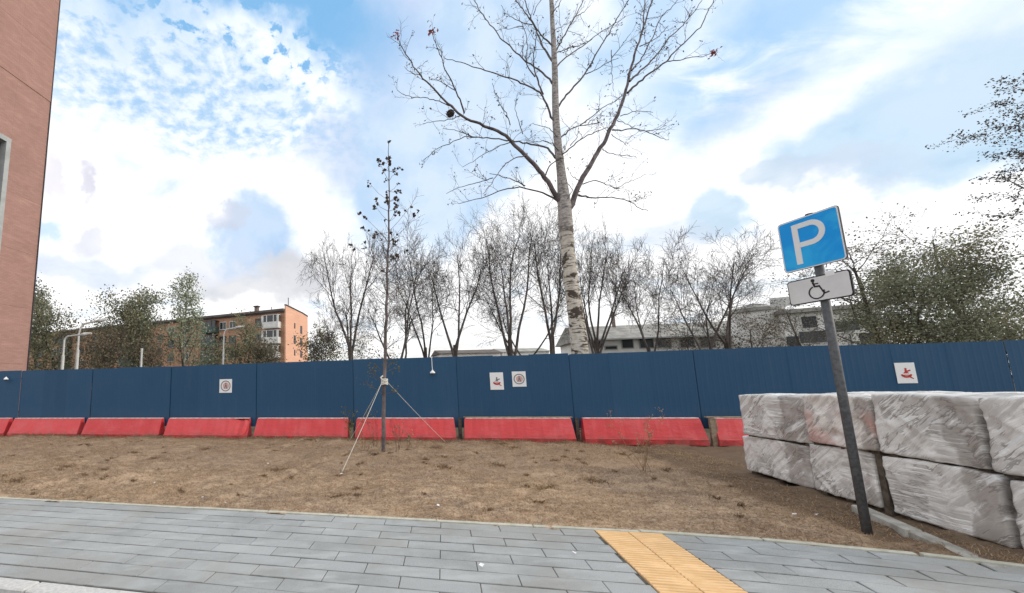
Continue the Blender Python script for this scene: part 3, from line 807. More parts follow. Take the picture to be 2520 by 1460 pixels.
def fence_lamp(px, py, label, cable=True):
    a, z = on_b(px, py, FB - .12)
    rt = empty('fence_lamp', W(a, FB - .12, z), -TH, label=label, cat='lamp', group='small white lamps hung on the fence')
    MB().tube([(0, 0, -.03), (0, 0, 0), (0, 0, .05), (0, 0, .07)], [.075, .07, .02, .016], 12).obj('shade', M['white_paint'], rt)
    MB().tube([(0, 0, -.09), (0, 0, -.075), (0, 0, -.035)], [.012, .03, .03], 8).obj('bulb', M['dark_metal'], rt)
    if cable: MB().tube([(0, 0, .06), (-.005, .03, .18), (-.01, .10, 2.285 - z), (-.01, .14, 2.28 - z)], .008, 6).obj('cable', M['white_paint'], rt)
    MB().tube([(0, .02, .05), (0, .13, .055)], .007, 6).obj('bracket', M['dark_metal'], rt)


fence_lamp(1064, 916, 'small white lamp hanging on a cable right of the young tree')
fence_lamp(15, 932, 'small white lamp on the fence near the left edge', False)

# ---------------------------------------------------------------- wrapped pallets
def wrapped(name, a0, a1, b0, b1, z0, z1, label, m, seed, group='film wrapped pallets along the kerb', deck=True, tilt=0.0):
    r = np.random.default_rng(seed); lx, ly, lz = a1 - a0, b1 - b0, z1 - z0
    rt = empty(name, W((a0 + a1) / 2, (b0 + b1) / 2, z0), -TH + r.uniform(-.02, .02), label=label, cat='pallet', group=group)
    nx, ny, nz = 22, 44, 28
    dk = 0.035 if deck else 0.0
    vs, fs, key = [], [], {}
    def vid(i, j, k):
        q = (i, j, k)
        if q not in key: key[q] = len(vs); vs.append((i / nx * 2 - 1, j / ny * 2 - 1, k / nz * 2 - 1))
        return key[q]
    for i in range(nx):
        for j in range(ny):
            for k in (0, nz): fs.append((vid(i, j, k), vid(i + 1, j, k), vid(i + 1, j + 1, k), vid(i, j + 1, k)))
    for i in range(nx):
        for k in range(nz):
            for j in (0, ny): fs.append((vid(i, j, k), vid(i + 1, j, k), vid(i + 1, j, k + 1), vid(i, j, k + 1)))
    for j in range(ny):
        for k in range(nz):
            for i in (0, nx): fs.append((vid(i, j, k), vid(i, j + 1, k), vid(i, j + 1, k + 1), vid(i, j, k + 1)))
    P = np.array(vs)
    n8 = (np.abs(P) ** 60).sum(1) ** (-1 / 60); P = P * n8[:, None]
    P = P * np.array([lx / 2, ly / 2, (lz - dk) / 2])
    wob = np.zeros(len(P))
    for q in range(9):
        f = r.normal(size=3) * np.array([5, 5, 7]) * (1 + q * .55); wob += np.sin(P @ f + r.uniform(0, 6)) * 0.0065 / (1 + q * .4)
    fold = np.zeros(len(P))
    for q in range(14):                                # sharp creases running through the film at a few slants
        sl = r.choice([-.9, -.8, -.7, .05, -.05, .12]); cc = P[:, 2] + sl * P[:, 1] + .25 * P[:, 0]; c0_ = r.uniform(-.6, .6)
        wd = r.uniform(.012, .03); yy = r.uniform(-ly / 2, ly / 2); ln_ = r.uniform(.2, .6)
        fold += r.uniform(.006, .014) * np.exp(-np.abs(cc - c0_) / wd) * np.exp(-((P[:, 1] - yy) / ln_) ** 2)
    nrm = P / np.array([lx / 2, ly / 2, lz / 2]); nrm = np.sign(nrm) * np.abs(nrm) ** 5; nrm /= np.linalg.norm(nrm, axis=1, keepdims=True) + 1e-6
    P = P + nrm * (wob + fold - .006)[:, None]
    P[:, 2] += tilt * P[:, 1] + (lz + dk) / 2
    ztop = P[:, 2] > (lz - .08); P[ztop, 2] += 0.02 * np.cos(P[ztop, 1] / ly * 3)
    me = bpy.data.meshes.new('film'); me.from_pydata([tuple(v) for v in P], [], fs); me.materials.append(m)
    import bmesh
    bm = bmesh.new(); bm.from_mesh(me); bmesh.ops.recalc_face_normals(bm, faces=bm.faces); bm.to_mesh(me); bm.free()
    for p in me.polygons: p.use_smooth = True
    link('film_wrap', me, rt)
    if deck:
        for j in range(3):
            y = (-.42 + .42 * j) * ly
            MB().box((-lx / 2 + .05, y - .05, 0.0), (lx / 2 - .05, y + .05, .06)).obj('pallet_block', M['wood_dark'], rt)
    return rt


A0 = 4.86
wrapped('wrapped_pallet', A0 + .02, A0 + 1.1, 7.28, 8.62, -.05, .55, 'film wrapped pallet at the fence end of the lower tier', M['film'], 1)
wrapped('wrapped_pallet', A0, A0 + 1.1, 6.33, 7.24, -.05, .60, 'film wrapped pallet behind the sign pole in the lower tier', M['film'], 2)
wrapped('wrapped_pallet', A0 - .02, A0 + 1.1, 5.15, 6.20, -.06, .60, 'film wrapped pallet right of the dark batten in the lower tier', M['film'], 3)
wrapped('wrapped_pallet', A0 - .02, A0 + 1.1, 4.02, 5.10, -.06, .58, 'film wrapped pallet at the road end of the lower tier', M['film'], 4)
wrapped('wrapped_pallet', A0 - .01, A0 + 1.08, 7.20, 8.50, .55, 1.235, 'film wrapped pallet at the fence end of the upper tier', M['film'], 5)
wrapped('wrapped_pallet', A0 - .04, A0 + 1.08, 6.22, 7.16, .60, 1.26, 'upper film wrapped pallet with pinkish stone showing through', M['film_pink'], 6)
wrapped('wrapped_pallet', A0 - .03, A0 + 1.08, 5.22, 6.19, .60, 1.29, 'upper film wrapped pallet just right of the sign pole', M['film'], 7, tilt=.02)
wrapped('wrapped_pallet', A0 - .05, A0 + 1.08, 4.15, 5.16, .595, 1.29, 'greyish upper film wrapped pallet at the right edge', M['film'], 8)
for q, (b0, b1) in enumerate([(7.3, 8.5), (6.15, 7.25), (5.0, 6.1)]):
    wrapped('wrapped_pallet', A0 + 1.14, A0 + 2.25, b0, b1, -.05, 1.25, ['back row wrapped pallet load at the fence end', 'back row wrapped pallet load in the middle', 'back row wrapped pallet load nearest the road'][q], M['film'], 20 + q, deck=False)
bt = MB().box((-.05, -.04, -.06), (.04, .035, .60)).obj('batten', M['wood_dark'], None, W(A0 + .05, 6.265, 0), -TH); tag(bt, 'dark upright timber batten wedged between lower wrapped pallets', 'batten')

# ---------------------------------------------------------------- parking sign
PA, PB = 4.165, 5.632
sgn = empty('parking_sign', W(PA, PB, -.10), -TH, label='blue parking sign with a disabled plate on a grey pole', cat='sign')
MB().tube([(0, 0, -.2), (0, 0, 1.5), (0, 0, 3.42)], .038, 16).obj('pole', M['steel'], sgn, smooth=True)
MB().tube([(0, 0, 3.42), (0, 0, 3.45)], [.042, .036], 16).obj('pole_cap', M['dark_metal'], sgn)
yaw = math.atan2(0.57, -0.165)                         # the plates' right-to-left direction in street axes
SX = np.array([-math.cos(yaw), -math.sin(yaw)])        # local +x = picture right
SN = np.array([-SX[1], SX[0]]); SN = -SN if SN[0] > 0 else SN


def rrect(w, h, r, n=5):
    p = []
    for cx, cz, a0 in ((w - r, h - r, 0), (-w + r, h - r, 90), (-w + r, -h + r, 180), (w - r, -h + r, 270)):
        for i in range(n + 1):
            t = R_(a0 + 90 * i / n); p.append((cx + r * math.cos(t), cz + r * math.sin(t)))
    return p


def plate_root(z, w, h, name, m_back):
    rt = link(name, None, sgn, (SN[0] * .05, SN[1] * .05, z + .10), math.atan2(SX[1], SX[0]))
    bpy.data.objects.remove(rt)
    me = MB(); me.prism(rrect(w, h, .035), 1, -.004, .010)
    return me.obj(name, m_back, sgn, (SN[0] * .05, SN[1] * .05, z + .10), math.atan2(SX[1], SX[0]))


def sub(par, poly, y0, y1, m, name):
    g = MB(); g.prism(poly, 1, y0, y1); return g.obj(name, m, par)


def ring_poly(mb, outer, inner, y0, y1):
    n = len(outer); vs = [(p[0], y, p[1]) for y in (y0, y1) for p in outer] + [(p[0], y, p[1]) for y in (y0, y1) for p in inner]
    fs = []
    for i in range(n):
        j = (i + 1) % n
        fs += [(i, j, 2 * n + j, 2 * n + i), (n + i, n + j, 3 * n + j, 3 * n + i), (i, j, n + j, n + i), (2 * n + i, 2 * n + j, 3 * n + j, 3 * n + i)]
    mb.add(vs, fs)


def stroke(mb, pts, w, y0, y1, closed=False):
    pts = [np.array(p, float) for p in pts]; n = len(pts); L, Rr = [], []
    for i in range(n):
        a = pts[max(0, i - 1)]; b = pts[min(n - 1, i + 1)]; d = b - a; d /= np.linalg.norm(d) + 1e-9; q = np.array([-d[1], d[0]])
        L.append(pts[i] + q * w / 2); Rr.append(pts[i] - q * w / 2)
    for i in range(n - 1):
        mb.prism([L[i], L[i + 1], Rr[i + 1], Rr[i]], 1, y0, y1)


zc = 3.028
# face towards local -y
big = plate_root(zc, .30, .30, 'parking_plate', M['dark_metal'])
sub(big, rrect(.296, .296, .033), -.0065, -.0042, M['sign_white'], 'border')
sub(big, rrect(.284, .284, .026), -.0085, -.0067, M['sign_blue'], 'face')
g = MB(); g.prism([(-.155, -.235), (-.095, -.235), (-.095, .235), (-.155, .235)], 1, -.0110, -.0087)
ts = np.linspace(math.pi / 2, -math.pi / 2, 15)
ox, oz, ro, ri = .025, .095, .140, .082
outer = [(-.0945, oz + ro)] + [(ox + ro * .98 * math.cos(t), oz + ro * math.sin(t)) for t in ts] + [(-.0945, oz - ro)]
inner = [(-.0945, oz + ri)] + [(ox + ri * .98 * math.cos(t), oz + ri * math.sin(t)) for t in ts] + [(-.0945, oz - ri)]
for i in range(len(outer) - 1): g.prism([outer[i], outer[i + 1], inner[i + 1], inner[i]], 1, -.0110, -.0087)
g.obj('letter_p', M['sign_white'], big)
small = plate_root(2.478, .30, .143, 'disabled_plate', M['dark_metal'])
sub(small, rrect(.297, .140, .033), -.0065, -.0042, M['black_paint'], 'border')
sub(small, rrect(.288, .131, .026), -.0085, -.0067, M['sign_plate'], 'face')
g = MB(); y0, y1 = -.0110, -.0087; sx = -.03
g.prism([(sx - .008 + .019 * math.cos(t), .099 + .019 * math.sin(t)) for t in np.linspace(0, 5.8, 11)], 1, y0, y1)
stroke(g, [(sx - .010, .080), (sx + .002, .028), (sx + .052, .026)], .021, y0, y1)
stroke(g, [(sx + .001, .058), (sx + .040, .058)], .012, y0 - .0003, y1)
stroke(g, [(sx + .045, .030), (sx + .078, -.052), (sx + .082, -.062), (sx + .128, -.050)], .014, y0 - .0006, y1)
stroke(g, [(sx + .012 + .071 * math.cos(t), -.037 + .071 * math.sin(t)) for t in np.linspace(R_(112), R_(372), 24)], .0125, y0 - .0009, y1)
g.obj('wheelchair_symbol', M['black_paint'], small)
for z in (zc + .2, zc - .2, 2.478): MB().box((-.05, -.05, z + .085), (.05, .05, z + .115)).obj('clamp', M['dark_metal'], sgn, rz=math.atan2(SX[1], SX[0]))
g = MB(); g.box((.09, -.012, 2.69), (.17, .0, 2.745)); o = g.obj('bracket_clip', M['white_paint'], sgn, (SN[0] * .05, SN[1] * .05, 0), math.atan2(SX[1], SX[0]))

# ---------------------------------------------------------------- buildings
# tall brick block at the left edge
cA, cB = ab(at(65, 912, 24.0)); H = 42
lb = empty('brick_tower_block', W(cA, cB, -.16), -TH, label='tall pinkish brick building with a grey framed opening at left edge', cat='building')
bw, zt = on_a(28, 343, cA)
_, zseam = on_a(60, 206, cA)
bw2 = bw - 2.2; b_near = 13.2; zt += .16; zseam += .16
zs = [0, 3.2, 6.4, 9.6, 12.8, zseam, zseam + 3.4, zseam + 6.8, zseam + 10.2, zseam + 13.6, H]
zs = [z for z in zs if z <= H]
for z0, z1 in zip(zs[:-1], zs[1:]):
    g = MB()
    dep = 0.0 if z0 < zseam - .1 else .03
    g.box((-14, bw - cB, z0 + .004), (dep, 0, z1 - .004))
    if z1 > zt:
        lo = max(z0 + .004, zt); g.box((-14, bw2 - cB, lo), (dep, bw - cB - .002, z1 - .004))
    g.box((-14, b_near - cB, z0 + .004), (dep, bw2 - cB - .002, z1 - .004))
    g.obj('brick_panel', M['brick_near'], lb)
MB().box((-13.9, b_near - cB + .1, 0), (-.03, bw2 - cB, H - .1)).box((-13.9, bw - cB + .01, 0), (-.03, -.1, H - .1)).obj('core', M['brick_near'], lb)
g = MB(); g.box((-.5, bw - cB - .26, .3), (.03, bw - cB - .004, zt - .02)); g.box((-.5, bw2 - cB + .004, zt - .3), (.03, bw - cB - .264, zt - .02)); g.obj('window_frame', M['frame_grey'], lb)
MB().box((-.45, bw2 - cB + .004, .3), (-.40, bw - cB - .27, zt - .31)).obj('window_pane', M['glass'], lb)
MB().box((-14.1, b_near - cB - .1, H + .01), (.15, .12, H + .4)).obj('parapet', M['dark_metal'], lb)
MB().box((-.02, .003, 0), (.06, .05, H)).obj('corner_trim', M['dark_metal'], lb)

# five storey block of flats
c0 = at(703, 900, 75.0); FAZ = R_(22.6)
flats = empty('apartment_block', (c0[0], c0[1], -.16), -FAZ, label='five storey brown brick flats with a sunlit orange end wall', cat='building')
FX = np.array([math.cos(FAZ), -math.sin(FAZ)]); FN = np.array([math.sin(FAZ), math.cos(FAZ)])


def on_flats(px, py):
    d = ray(px, py); s = (c0[:2] @ FN) / (d[:2] @ FN); p = d * s
    return (p[:2] - c0[:2]) @ FX, p[2] + EYE + .16


def on_end(px, py):
    d = ray(px, py); s = (c0[:2] @ FX) / (d[:2] @ FX); p = d * s
    return (p[:2] - c0[:2]) @ FN, p[2] + EYE + .16


ztop = on_flats(703, 752)[1]; depth = on_end(757, 800)[0]; zback = on_end(757, 780)[1]
LEN = -on_flats(20, 830)[0]
eave = ztop - 1.0
MB().box((-LEN, 0, 0), (-.25, depth - .3, eave)).obj('wall', M['brick_brown'], flats)
MB().prism([(-.04, 0), (depth, 0), (depth, zback), (depth * .72, zback + (ztop - zback) * .42), (depth * .35, ztop - .25), (-.04, ztop)], 0, -.24, 0).obj('end_wall', M['brick_orange'], flats)
rf = MB().prism([(-.5, eave + .02), (depth, zback - .9), (depth, zback - .65), (depth * .35, ztop - .55), (-.5, eave + .42)], 0, -LEN - .3, -.26).obj('roof', M['roof'], flats)
g = MB(); prf = [(-.06, ztop), (depth * .35, ztop - .25), (depth * .72, zback + (ztop - zback) * .42), (depth + .02, zback)]
for q0, q1 in zip(prf[:-1], prf[1:]): g.prism([q0, q1, (q1[0], q1[1] + .22), (q0[0], q0[1] + .22)], 0, -.3, .08)
g.obj('end_coping', M['dark_metal'], flats)
MB().box((-LEN, -.36, eave - .2), (-.27, -.02, eave)).obj('eave', M['dark_metal'], flats)
xc, zc2 = on_flats(622, 752)
ch = MB().box((xc - .35, 1, eave), (xc + .35, 1.6, zc2 - .1)).obj('chimney', M['chimney'], rf); MB().box((xc - .5, .85, zc2 - .1), (xc + .5, 1.75, zc2 + .1)).obj('chimney_cap', M['dark_metal'], rf)
for px in (650, 692):
    xa, _ = on_flats(px, 760); MB().tube([(xa, 2.5, eave), (xa, 2.5, eave + (1.6 if px == 650 else 3.0))], .07, 6).obj('roof_pipe', M['dark_metal'], rf)


def window(x, z, w, h, par=flats, frame='white_panel', y=0.0):
    g = MB(); t = .09
    g.box((x - w / 2, y - .06, z - h / 2), (x + w / 2, y - .005, z - h / 2 + t)); g.box((x - w / 2, y - .06, z + h / 2 - t), (x + w / 2, y - .005, z + h / 2))
    g.box((x - w / 2, y - .06, z - h / 2 + t), (x - w / 2 + t, y - .005, z + h / 2 - t)); g.box((x + w / 2 - t, y - .06, z - h / 2 + t), (x + w / 2, y - .005, z + h / 2 - t)); g.box((x - t / 2, y - .06, z - h / 2 + t), (x + t / 2, y - .005, z + h / 2 - t))
    f = g.obj('window', M[frame], par)
    MB().box((x - w / 2 + t, y - .03, z - h / 2 + t), (x + w / 2 - t, y - .012, z + h / 2 - t)).obj('pane', M['glass'], f)
    MB().box((x - w / 2 - .1, y - .18, z - h / 2 - .1), (x + w / 2 + .1, y - .005, z - h / 2 - .01)).obj('sill', M['frame_grey'], f)
    return f


floors = [eave - 1.75 - 2.8 * k for k in range(5)]
cols = []
for px, kind in ((396, 's'), (423, 'w'), (460, 'w'), (522, 'bg'), (549, 'w'), (573, 'w'), (637, 'w'), (672, 'bw'), (352, 'w'), (325, 'bg'), (300, 'w'), (270, 'w'), (236, 'w'), (205, 'w'), (170, 'bg'), (140, 'w'), (105, 'w')):
    x, _ = on_flats(px, 800)
    for k, z in enumerate(floors[:5]):
        if kind == 'w': window(x, z, 1.6, 1.5, frame='dark_metal' if (k + px) % 3 else 'white_panel')
        elif kind == 's': window(x, z - 1.3, 1.3, 1.2, frame='dark_metal')
        else:
            w = 3.4; pan = 'white_panel' if kind == 'bw' else 'green_panel'
            bl = MB().box((x - w / 2, -1.1, z - 1.35), (x + w / 2, -.01, z - 1.2)).box((x - w / 2, -1.12, z - 1.2), (x + w / 2, -1.06, z - .2)).box((x - w / 2, -1.06, z - 1.2), (x - w / 2 + .05, -.01, z - .2)).box((x + w / 2 - .05, -1.06, z - 1.2), (x + w / 2, -.01, z - .2)).obj('balcony', M[pan], flats)
            MB().box((x - w / 2 + .04, -1.06, z - .2), (x + w / 2 - .04, -1.02, z + 1.0)).obj('glazing', M['glass'], bl)
            g = MB()
            for q in (-.5, -.22, .22, .5): g.box((x + q * w * .96 - .09 * (2.6 if kind == 'bw' and abs(q) > .4 else 1), -1.10, z - .2), (x + q * w * .96 + .09 * (2.6 if kind == 'bw' and abs(q) > .4 else 1), -1.065, z + 1.0))
            g.box((x - w / 2, -1.12, z + 1.0), (x + w / 2, -.01, z + 1.08)); g.obj('mullions', M['white_panel' if kind == 'bw' else 'dark_metal'], bl)
for px, py, hh in ((725, 802, 1.0), (741, 812, 1.5), (725, 836, 1.6), (741, 843, 1.6), (725, 868, 1.1), (741, 872, 1.3)):
    y, z = on_end(px, py); w = .75 if hh > 1.2 else .45
    f = MB().box((-.02, y - w / 2, z - hh / 2), (.03, y + w / 2, z + hh / 2)).obj('window', M['dark_metal'], flats)
    MB().box((.032, y - w / 2 + .1, z - hh / 2 + .1), (.045, y + w / 2 - .1, z + hh / 2 - .1)).obj('pane', M['glass'], f)

# low white house with a slate roof
YW = 38.0
wl = at(1440, 870, YW); wr_ = at(1860, 862, YW - 2.5)
dW = (wr_ - wl)[:2]; LW = np.linalg.norm(dW); aW = math.atan2(dW[1], dW[0]); dW /= LW; nW = np.array([-dW[1], dW[0]])
house = empty('white_house', (wl[0], wl[1], -.16), aW, label='long low white building with a pale slate roof behind the birch', cat='building')


def on_house(px, py):
    d = ray(px, py); s = (wl[:2] @ nW) / (d[:2] @ nW); p = d * s
    return (p[:2] - wl[:2]) @ dW, p[2] + EYE + .16


zev = on_house(1520, 834)[1]; zrg = on_house(1520, 806)[1]
MB().box((0, 0, 0), (LW, 7, zev)).obj('wall', M['white_wall'], house)
hr = MB().prism([(-.5, zev + .01), (3.6, zrg + .6), (7.5, zev + .01)], 0, -.4, LW + .3).obj('roof', M['roof_grey'], house)
for px, py, w, h in ((1468, 848, 1.0, .75), (1503, 856, 1.05, .40), (1543, 846, 1.0, .90), (1590, 845, 1.2, .95), (1632, 844, 1.2, .95), (1690, 842, 1.2, 1.0), (1740, 842, 1.2, 1.0), (1800, 840, 1.2, 1.0)):
    x, z = on_house(px, py)
    f = MB().box((x - w / 2, -.05, z - h / 2), (x + w / 2, -.005, z + h / 2)).obj('window', M['frame_grey'], house); MB().box((x - w / 2 + .08, -.07, z - h / 2 + .08), (x + w / 2 - .08, -.052, z + h / 2 - .08)).obj('pane', M['glass'], f)
x, z = on_house(1548, 800)
MB().box((x - .12, 3, zrg), (x + .12, 3.24, zrg + 1.9)).obj('chimney', M['chimney'], hr)
MB().box((-.4, -.62, zev - .12), (LW + .3, -.5, zev)).obj('gutter', M['frame_grey'], hr)

# white house at the right with a round bay
YR = 33.0
vl = at(1868, 860, YR); vr = at(2182, 850, YR - 3.5)
dV = (vr - vl)[:2]; LV = np.linalg.norm(dV); aV = math.atan2(dV[1], dV[0]); dV /= LV; nV = np.array([-dV[1], dV[0]])
villa = empty('white_villa', (vl[0], vl[1], -.16), aV, label='white house with a rounded roof bay seen through trees at right', cat='building')


def on_villa(px, py):
    d = ray(px, py); s = (vl[:2] @ nV) / (d[:2] @ nV); p = d * s
    return (p[:2] - vl[:2]) @ dV, p[2] + EYE + .16


zv = on_villa(2080, 762)[1]; xs0 = on_villa(1925, 800)[0]
MB().box((xs0, 0, 0), (LV, 9, zv)).obj('wall', M['white_wall'], villa)
zt2 = on_villa(1900, 738)[1]; ctr = xs0 - 1.6
g = MB(); g.tube([(ctr + .6, 2.2, 0), (ctr + .6, 2.2, zt2 - .7)], 1.7, 24); g.obj('round_bay', M['white_wall'], villa)
g = MB(); g.tube([(ctr + .6, 2.2, zt2 - .69), (ctr + .6, 2.2, zt2 - .4), (ctr + .6, 2.2, zt2)], [1.85, 1.8, .6], 24); g.obj('bay_roof', M['roof_grey'], villa)
MB().box((xs0 - .2, -.4, zv + .01), (LV + .4, 9.4, zv + .3)).obj('roof', M['roof_grey'], villa)
for px, py, w, h in ((1985, 830, .9, 1.0), (2020, 828, .8, 1.0), (2062, 805, .8, .9), (2096, 802, .8, .9), (2112, 838, .9, 1.0), (2150, 832, .9, 1.1), (1990, 793, .9, 1.0), (2140, 790, .8, .9), (1950, 840, .8, .9)):
    x, z = on_villa(px, py); w, h = w * 1.1, h * 1.05
    f = MB().box((x - w / 2, -.06, z - h / 2), (x + w / 2, -.005, z + h / 2)).obj('window', M['white_panel'], villa); MB().box((x - w / 2 + .1, -.08, z - h / 2 + .1), (x + w / 2 - .1, -.062, z + h / 2 - .1)).obj('pane', M['glass'], f)
x0, z0 = on_villa(2085, 820); x1, _ = on_villa(2176, 850)
g = MB(); g.box((x0, -.7, z0 - .1), (x1, -.01, z0 + .12)); g.box((x1 - .3, -.68, 0), (x1, -.4, z0 - .102)); g.box((x0, -.68, 0), (x0 + .3, -.4, z0 - .102)); g.obj('porch', M['white_panel'], villa)
xb, zb = on_villa(1906, 745); MB().box((xb - .3, -.2, zb - .35), (xb + 1.3, -.08, zb + .35)).obj('bay_window', M['white_panel'], villa)

# far low roofs seen between the trunks
for i, (px0, px1, py, Y, lab) in enumerate(((1085, 1230, 864, 60, 'far dark low shed between the bare trunks'), (1235, 1350, 860, 62, 'far grey low shed just left of the birch trunk'))):
    p, q = at(px0, py, Y), at(px1, py - 2, Y)
    sh = empty('low_shed', (p[0], p[1], -.16), 0, label=lab, cat='shed', group='far sheds between the trunks')
    MB().box((0, 0, 0), (q[0] - p[0], 6, p[2] - .25)).obj('wall', M['white_wall'], sh); MB().prism([(-.4, p[2] - .24), (3, p[2] + .5), (6.4, p[2] - .24)], 0, -.3, q[0] - p[0] + .3).obj('roof', M['roof'] if i == 0 else M['roof_grey'], sh)

# ---------------------------------------------------------------- street lamps behind the fence
def lamp_post(px, ybase, ytop, Y, arm, label, rad=.09, group='street lamps beyond the fence'):
    p = at(px, ybase, Y); t = at(px, ytop, Y)
    rt = empty('street_lamp', (p[0], p[1], -.16), label=label, cat='street lamp', group=group); h = t[2] + .16
    MB().tube([(0, 0, 0), (0, 0, h * .55), (0, 0, h * .8)], [rad * 1.2, rad, rad], 10).obj('pole', M['lamp_grey'], rt)
    if arm:
        end = at(arm[0], arm[1], Y); ex, ez = end[0] - p[0], end[2] + .16
        pts = [(0, 0, h * .8 + .002), (0, 0, h), (ex * .07, 0, h + (ez - h) * .45), (ex * .22, 0, h + (ez - h) * .75), (ex * .6, 0, h + (ez - h) * .88), (ex, 0, ez)]
        MB().tube(pts, [rad * .7, rad * .62, rad * .6, rad * .6, rad * .55, rad * .5], 8).obj('arm', M['lamp_grey'], rt)
        MB().tube([(ex - .1, 0, ez - .02), (ex + .25, 0, ez + .03), (ex + .7, 0, ez + .09)], [rad * .5, rad * 1.3, rad * .5], 8).obj('lamp_head', M['lamp_grey'], rt)
    else:
        MB().tube([(0, 0, h * .8 + .002), (0, 0, h - .3), (0, 0, h)], [rad * .9, rad * .9, rad * 1.2], 8).obj('pole_top', M['lamp_grey'], rt)


lamp_post(153, 905, 838, 27, (198, 824), 'lower curved grey street lamp nearest the tall brick building', .095)
lamp_post(188, 905, 822, 29, (238, 790), 'taller curved grey street lamp right of the lower one', .11)
lamp_post(347, 900, 858, 30, None, 'short pale post above the fence before the dark trees', .075)
lamp_post(549, 895, 824, 34, (580, 806), 'thin street lamp standing before the orange ended flats', .075)

# ---------------------------------------------------------------- trees
def grow(out, start, d, L, r, lev, P, g):
    n = P['segs'][lev]; pts = [start]; d = d / np.linalg.norm(d); step = L / n; p = start
    for i in range(n):
        d = d + g.normal(0, P['wob'][lev], 3); d[2] += P['trop'][lev]; d /= np.linalg.norm(d); p = p + d * step; pts.append(p)
    pts = np.array(pts); tt = np.linspace(0, 1, n + 1); rad = r * (1 - tt * (1 - P['tip'][lev]))
    out[lev].append((pts, rad))
    if lev + 1 >= len(P['segs']): return
    k = P['kids'][lev]; k = max(1, int(round(k * g.uniform(.8, 1.2))))
    ph = g.uniform(0, 6.28)
    for q in range(k):
        t = P['t0'][lev] + (1 - P['t0'][lev]) * ((q + g.uniform(.1, .9)) / k); x = t * n; i = min(n - 1, int(x)); s = pts[i] + (pts[i + 1] - pts[i]) * (x - i)
        dd = pts[i + 1] - pts[i]; dd /= np.linalg.norm(dd); ph += 2.4 + g.normal(0, .4)
        e1 = np.cross(dd, [.3, .2, 1.0]); e1 /= np.linalg.norm(e1) + 1e-9; e2 = np.cross(dd, e1)
        an = P['ang'][lev] * g.uniform(.7, 1.3); nd = dd * math.cos(an) + (e1 * math.cos(ph) + e2 * math.sin(ph)) * math.sin(an)
        ll = L * P['len'][lev] * g.uniform(.7, 1.25) * (1 - P['cone'][lev] * t); rr = rad[i] * P['rf'][lev]
        grow(out, s, nd, ll, max(rr, P['rmin']), lev + 1, P, g)


BARE = dict(segs=(4, 7, 5, 4, 3), wob=(.04, .10, .15, .18, .2), trop=(0, .045, .03, .01, .01), tip=(.8, .25, .3, .4, .5), kids=(4, 9, 6, 4, 0), t0=(.5, .40, .2, .15, 0),
            ang=(.50, .72, .72, .65, .5), len=(1.9, .46, .52, .55, .55), cone=(0, .30, .2, .2, 0), rf=(.62, .42, .5, .55, .6), rmin=.008)
LEAFY = dict(segs=(6, 5, 4, 3), wob=(.05, .12, .18, .2), trop=(0, .05, .02, 0), tip=(.3, .3, .4, .5), kids=(15, 7, 5, 0), t0=(.22, .15, .15, 0), ang=(.75, .7, .7, .6), len=(.40, .46, .5, .5), cone=(.55, .3, .2, 0), rf=(.42, .5, .55, .6), rmin=.008)


def fit(out, H, Wd, base_r=None):
    allp = np.concatenate([b[0] for lv in out for b in lv]); zmax = np.percentile(allp[:, 2], 99.7)
    x0, x1 = np.percentile(allp[:, 0], 1), np.percentile(allp[:, 0], 99)
    sz = H / zmax; sx = Wd / (x1 - x0); S = np.array([sx, sx, sz]); xm = 0.0
    return [[(b[0] * S, b[1]) for b in lv] for lv in out]


def tree_obj(name, loc, out, label, group=None, leaves=None, leaf_n=0, leaf_size=.15, lm=None, bark=None, twig=None, spread=.25, g=None, cat='tree', leaf_lo=0.0, trunk_lv=1):
    rt = empty(name, loc, label=label, cat=cat, group=group)
    tr = [b for lv in out[:trunk_lv] for b in lv]
    V, F = tubes(tr, 8); link('trunk', mesh_np('trunk', V, [F], bark or M['bark'], True), rt)
    Vs, Fs, base = [], [], 0
    for li, lv in enumerate(out[trunk_lv:]):
        if not lv: continue
        V, F = tubes(lv, 5 if li == 0 else 3); Vs.append(V); Fs.append(F + base); base += len(V)
    link('crown', mesh_np('crown', np.concatenate(Vs), [np.concatenate(Fs)], twig or M['twig'], True), rt)
    if leaf_n:
        tips = np.concatenate([b[0][1:] for lv in out[-2:] for b in lv]); tips = tips[tips[:, 2] > leaf_lo]
        c = tips[g.integers(0, len(tips), leaf_n)] + g.normal(0, spread, (leaf_n, 3))
        V, F = leaf_quads(c, leaf_size, g); o = link('foliage', mesh_np('foliage', V, [F], lm), rt)
    return rt


def bare_tree(px, ytop, x0, x1, Y, label, seed, r=.17, stems=4, lean=0.0, kids=9, tw=1.0):
    g = np.random.default_rng(seed); P = dict(BARE); P['kids'] = (stems, kids + 3, 8, 7, 0)
    out = [[] for _ in P['segs']]
    grow(out, np.zeros(3), np.array([lean, 0, 1.0]), 1.0, r, 0, P, g)
    b = at(px, 868, Y); H = at(px, ytop, Y)[2] + .16; Wd = (x1 - x0) / FPX * Y * 1.12
    out = fit(out, H, Wd)
    out = [[(p, np.maximum(rr, .0075 * Y / 32 * tw)) for p, rr in lv] for lv in out]
    return tree_obj('bare_tree', (b[0], b[1], -.16), out, label, 'bare trees behind the fence')


